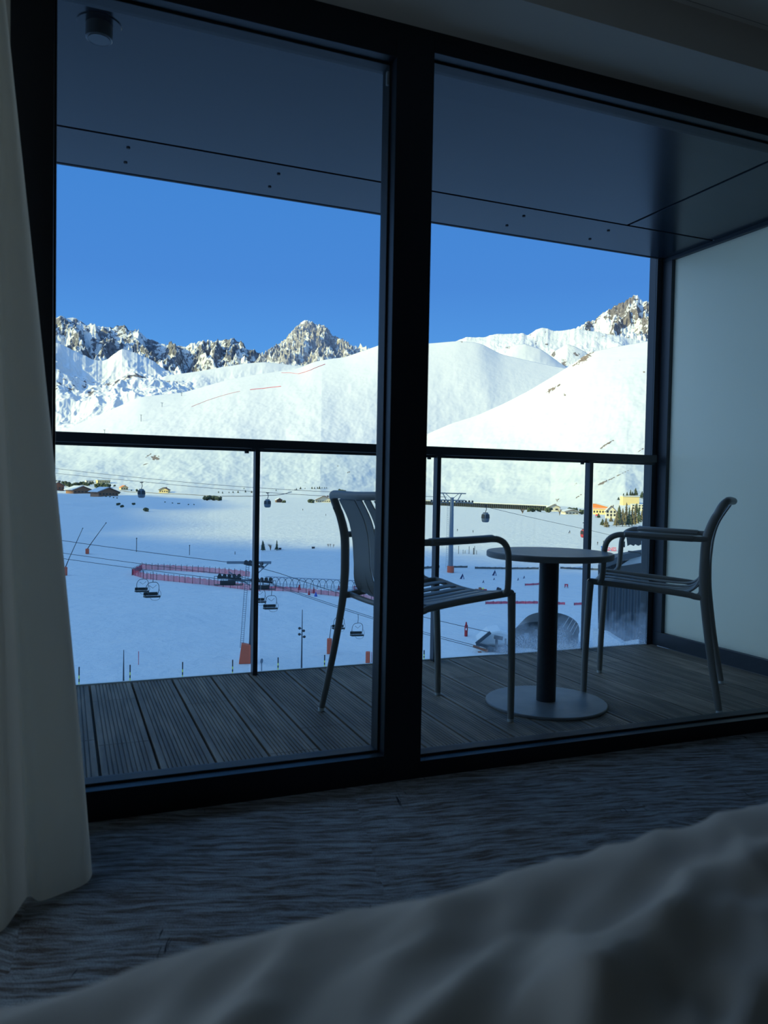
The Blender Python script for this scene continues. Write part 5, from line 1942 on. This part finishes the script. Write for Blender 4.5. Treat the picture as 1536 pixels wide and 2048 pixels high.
q = MB().prism([(-15 * m_, 10 * m_), (-9 * m_, 10 * m_), (16 * m_, 3.6 * m_), (16 * m_, 5.2 * m_), (-9 * m_, 11.4 * m_), (-15 * m_, 11.4 * m_)], -1 * m_, 14.5 * m_).build('attic_roof', 'snow_cap', ob_)
q.location = (0, 0, 11.3 * m_)
house('cream house with dark attic behind the right-hand trees', 1222, 1037, 20, 25, 'stucco_cream', 'wood_dark', .1, snow=.6, nwin=3, rows=2)
house('flat-roofed yellow building high on the right behind the trees', 1262, 1010, 32, 18, 'stucco_yellow', 'snow_cap', .25, flat=True, nwin=0, name='building', cat='building')
house('pale flat-roofed terrace building in front of the high yellow one', 1279, 1022, 30, 13, 'stucco_cream', 'snow_cap', .1, flat=True, nwin=5, rows=2, name='building', cat='building')
house('white building cut off by the corner post', 1300, 1042, 20, 34, 'stucco_cream', 'snow_cap', .1, flat=True, nwin=3, rows=3, name='building', cat='building')
P = ghit(1194, 1035)
m_ = px_m(P)
t = thing('awning', 'small red awning below the yellow and orange building', 'awning', P, face(P))
MB().prism([(-4 * m_, 3.5 * m_), (4 * m_, 3.5 * m_), (2 * m_, 6.5 * m_), (-2 * m_, 6.5 * m_)], -2 * m_, 0).build('canopy', 'sign_red', t)
MB().bar((-3 * m_, -1 * m_, 0), (-3 * m_, -1 * m_, 3.6 * m_), .3).bar((3 * m_, -1 * m_, 0), (3 * m_, -1 * m_, 3.6 * m_), .3).build('support', 'steel_dark', t)

# road gallery with its row of columns
GP = []
for k in range(25):
    u_ = k / 24
    p = ghit(835 + 271 * u_, 1008.5 + 13.5 * u_)
    GP.append(Vector((p.x * .992, p.y * .992, p.z)))
A_ = GP[0].copy()
t = thing('road_gallery', 'long dark avalanche gallery with a row of columns along the far shore', 'gallery', A_, 0)
m_ = px_m(GP[12])
h_ = 8.8 * m_
ZL = [p.z for p in GP]
ZL = [sum(ZL[max(i - 3, 0):i + 4]) / len(ZL[max(i - 3, 0):i + 4]) for i in range(25)]


def away(p):
    v_ = Vector((p.x, p.y, 0))
    return v_.normalized()


def strip(z0, z1, y0, y1):
    vv_, ff_ = [], []
    for i, p in enumerate(GP):
        o_ = Vector((p.x, p.y, ZL[i])) - A_
        w_ = away(p)
        vv_ += [o_ + w_ * y0 + Vector((0, 0, z0)), o_ + w_ * y1 + Vector((0, 0, z0)), o_ + w_ * y1 + Vector((0, 0, z1)), o_ + w_ * y0 + Vector((0, 0, z1))]
    for i in range(len(GP) - 1):
        for j in range(4):
            ff_.append((i * 4 + j, (i + 1) * 4 + j, (i + 1) * 4 + (j + 1) % 4, i * 4 + (j + 1) % 4))
    n_ = (len(GP) - 1) * 4
    ff_ += [(0, 1, 2, 3), (n_ + 3, n_ + 2, n_ + 1, n_)]
    return MB().add(vv_, ff_)


strip(-3, h_ * .9, 3, 4).build('back_wall', 'recess_black', t)
strip(h_ * .86, h_, -.6, 8).build('roof', 'lead_metal', t)
strip(h_, h_ + .8, -.3, 16).build('roof_snow', 'snow_cap', t)
strip(-3, h_ * .06, -.6, 4).build('road_bed', 'steel_dark', t)
first = None
for k in range(72):
    f_ = (k + .5) / 72 * 24
    i = int(f_)
    p = GP[i].lerp(GP[i + 1], f_ - i)
    p.z = ZL[i] + (ZL[i + 1] - ZL[i]) * (f_ - i)
    if first is None:
        first = MB().box(-.42, .42, -.45, .45, 0, h_ * .88).build('column', 'lead_metal', t)
        first.location = p - A_
    else:
        q = first.copy()
        C.objects.link(q)
        q.parent = t
        q.location = p - A_

# far road on the left and centre
def ribbon(name, label, cat, pts, wpx, mt, lift=0.3, group=None):
    pp_ = [ghit(*p) for p in pts]
    out = []
    for a, c in zip(pp_[:-1], pp_[1:]):
        for k in range(10):
            p = a.lerp(c, k / 10)
            p.z = gz(p.x, p.y) + lift
            out.append(p)
    out.append(pp_[-1] + Vector((0, 0, lift)))
    r_ = wpx * px_m(pp_[0]) / 2
    o_ = MB().tube(out, r_, 6).build(name, mt)
    return tag(o_, label, cat, group)


ribbon('road_edge', 'thin dark line of the road edge across the far shore behind the chalets', 'wall', [(240, 982), (330, 988), (440, 993), (500, 993), (560, 990), (583, 984)], 1.4, 'road_grey')

# red piste netting high on the hill
ribbon('piste_net', 'red netting line climbing the hill in the left pane, lower stretch', 'netting', [(383, 814), (410, 803), (440, 793), (480, 783)], 1.0, 'red_net', .8, 'red netting lines high on the hill')
ribbon('piste_net', 'red netting line on the hill in the left pane, dense upper stretch', 'netting', [(500, 780), (540, 775.5), (562, 773)], 1.4, 'pink_net', .8, 'red netting lines high on the hill')
ribbon('piste_net', 'red netting line on the shoulder right below the steep rock peak', 'netting', [(597, 748), (620, 741), (650, 729)], 1.2, 'pink_net', .8, 'red netting lines high on the hill')
ribbon('piste_net', 'short red netting line at the foot of the steep rock peak', 'netting', [(563, 746), (580, 746), (597, 748)], .9, 'red_net', .8, 'red netting lines high on the hill')


# distant lift pylons on the hill
def tpylon(label, x, y, hpx):
    P = ghit(x, y)
    m_ = px_m(P)
    o_ = MB().tube([(0, 0, -2), (0, 0, hpx * m_)], .5 * m_, 6).bar((-2.2 * m_, 0, hpx * m_), (2.2 * m_, 0, hpx * m_), .8 * m_).build('hill_lift_pylon', 'steel_grey')
    o_.location = P
    o_.rotation_euler = (0, 0, face(P))
    tag(o_, label, 'pylon', 'tiny lift pylons on the hill')


tpylon('tiny T-shaped lift pylon just above the handrail at the left', 209, 872, 12)
tpylon('tiny T-shaped lift pylon on the hill, second from the handrail', 282, 843, 13)
tpylon('tiny T-shaped lift pylon on the hill, third from the handrail', 324, 814, 8)
tpylon('tiny T-shaped lift pylon on the hill, highest of the row', 363, 792, 6)

# ---------------- station buildings close below, right pane
P = ghit(1085, 1301)
P = Vector((P.x, P.y, P.z))
m_ = px_m(P)
t = thing('lift_station', 'dark barrel-roofed chairlift station below the balcony, right of centre', 'lift station', P, face(P, -.12))
prof_ = []
for k in range(19):
    a = PI * k / 18
    prof_.append((-60 * m_ * math.cos(a), (19 + 38 * math.sin(a) ** .75) * m_))
MB().prism([(-60 * m_, -3)] + prof_ + [(60 * m_, -3)], 0, 7.5).build('walls', 'membrane', t)
MB().prism([(p[0] * 1.02, p[1] * 1.03) for p in prof_] + [(p[0] * 1.0, p[1] * 1.0) for p in prof_[::-1]], -.35, 7.9).build('barrel_roof', 'membrane', t, True)
for k in (13, 14, 15, 16):
    x_, z_ = prof_[k]
    MB().bar((x_ * 1.03, -.4, z_ * 1.03), (x_ * 1.03, 7.9, z_ * 1.03), .06).build('roof_seam', 'galvanised', t)
MB().box(-42 * m_, -22 * m_, -.1, .1, 14 * m_, 38 * m_).build('door_panel', 'steel_dark', t)
MB().box(-36 * m_, -28 * m_, -.5, .0, 22 * m_, 33 * m_).build('vent', 'steel_grey', t)
MB().box(8 * m_, 59 * m_, -.06, .02, -20 * m_, 17 * m_).build('lower_cladding', 'concrete', t)

P = ghit(990, 1306)
m_ = px_m(P)
t = thing('station_roof', 'snow-covered canopy with steel beam left of the barrel-roofed station', 'canopy', P, face(P, .1))
b = MB().prism([(-36 * m_, 16 * m_), (-30 * m_, 24 * m_), (-12 * m_, 40 * m_), (10 * m_, 44 * m_), (38 * m_, 36 * m_), (38 * m_, 14 * m_), (-20 * m_, 10 * m_)], 0.6, 4.5)
b.build('roof_snow', 'snow_cap', t, bevel=.3)
b = MB().bar((-38 * m_, 0, 17 * m_), (-10 * m_, 0, 41 * m_), .35).bar((-38 * m_, 0, 17 * m_), (0, 0, 8 * m_), .3).bar((0, 0, 8 * m_), (40 * m_, 0, 14 * m_), .3)
b.build('edge_beam', 'lead_metal', t)
b = MB().bar((2 * m_, -.3, 5 * m_), (2 * m_, -.3, 34 * m_), .3).bar((-3 * m_, -.3, 33 * m_), (14 * m_, -.3, 30 * m_), .45, .4).bar((20 * m_, -.3, 4 * m_), (20 * m_, -.3, 30 * m_), .2)
b.build('winch_arm', 'steel_dark', t)
b = MB().box(-34 * m_, -27 * m_, -.3, .3, -20 * m_, 1 * m_).bar((-44 * m_, 0, 12 * m_), (-14 * m_, 0, 3 * m_), .25)
b.build('cable_support', 'crate_brown', t)
MB().box(-14 * m_, 38 * m_, 0.3, 4, -20 * m_, 9 * m_).build('machine_room', 'steel_dark', t)

# corrugated building with a snowy roof terrace, near on the right
D1 = 44.0
u1 = D1 / FPX
BL = ph(1196, 1300, D1)
t = thing('clad_building', 'dark vertically ribbed metal building behind the right armchair', 'building', (0, 0, 0), 0)


def quadbox(name, pix, D, depth, mt):
    """prism whose front outline is given by pixels on an upright plane at distance D"""
    d0 = ray(1240, 1200)
    az_ = math.atan2(d0.x, d0.y)
    nrm_ = Vector((math.sin(az_), math.cos(az_), 0))
    pts = []
    for (x, y) in pix:
        d = ray(x, y)
        s_k = D / d.dot(nrm_)
        pts.append(Vector((0, 0, EYE)) + d * s_k)
    n = len(pts)
    back = [p + nrm_ * depth for p in pts]
    b = MB().add(pts + back, [tuple(range(n)), tuple(range(2 * n - 1, n - 1, -1))] + [((i + 1) % n, i, i + n, (i + 1) % n + n) for i in range(n)])
    return b.build(name, mt, t)


quadbox('ribbed_wall', [(1196, 1330), (1196, 1130), (1282, 1116), (1282, 1330)], D1, 6, 'ribbed_cladding')
quadbox('roof_edge', [(1196, 1141), (1196, 1131), (1245, 1109), (1284, 1100), (1284, 1112), (1246, 1122)], D1 - .4, .4, 'lead_metal')
quadbox('roof_snow', [(1240, 1132), (1252, 1124), (1284, 1104), (1284, 1130)], D1 - .2, .15, 'snow_cap')
quadbox('parapet', [(1196, 1146), (1240, 1134), (1283, 1127), (1283, 1146)], D1 - .6, .4, 'steel_dark')
quadbox('lower_snow_bank', [(1186, 1345), (1186, 1262), (1215, 1268), (1250, 1290), (1283, 1284), (1283, 1345)], D1 - 1.0, 1.0, 'snow_cap')

# sign box and hanging fringe of the neighbouring roof edge, galvanised post and handrail
D2 = 26.0
t = thing('snack_hut', 'dark hut edge with wavy fringed awning and black box sign behind the chair arms', 'hut', (0, 0, 0), 0)
fr = [(1253, 1076), (1292, 1074), (1292, 1090)]
for k in range(12):
    fr.append((1290 - k * 3.2, 1090 + 1.6 * math.sin(k * 1.9) + (.8 if k % 2 else 0)))
quadbox('fringed_awning', fr, D2, 1.5, 'steel_dark')
quadbox('box_sign', [(1243, 1084), (1250, 1084), (1250, 1094.5), (1243, 1094.5)], D2 - .2, .35, 'recess_black')
# the hut stands on posts of its own
quadbox('hut_post', [(1288, 1088), (1292, 1088), (1292, 1330), (1288, 1330)], D2 + .4, .3, 'steel_dark')
D3 = 9.0
t = thing('downpipe', 'galvanised pipe and bent handrail just outside the balcony corner', 'pipe', (0, 0, 0), 0)
b = MB().tube([ph(1287, 1350, D3), ph(1287.5, 1082, D3)], 0.026, 14)
b.build('pipe', 'galvanised', t, True)
b = MB().tube(cr([ph(1256, 1103, D3), ph(1272, 1104.5, D3), ph(1281, 1107, D3), ph(1285.5, 1116, D3), ph(1285, 1150, D3)], 5), 0.0095, 8)
b.build('handrail', 'steel_dark', t, True)
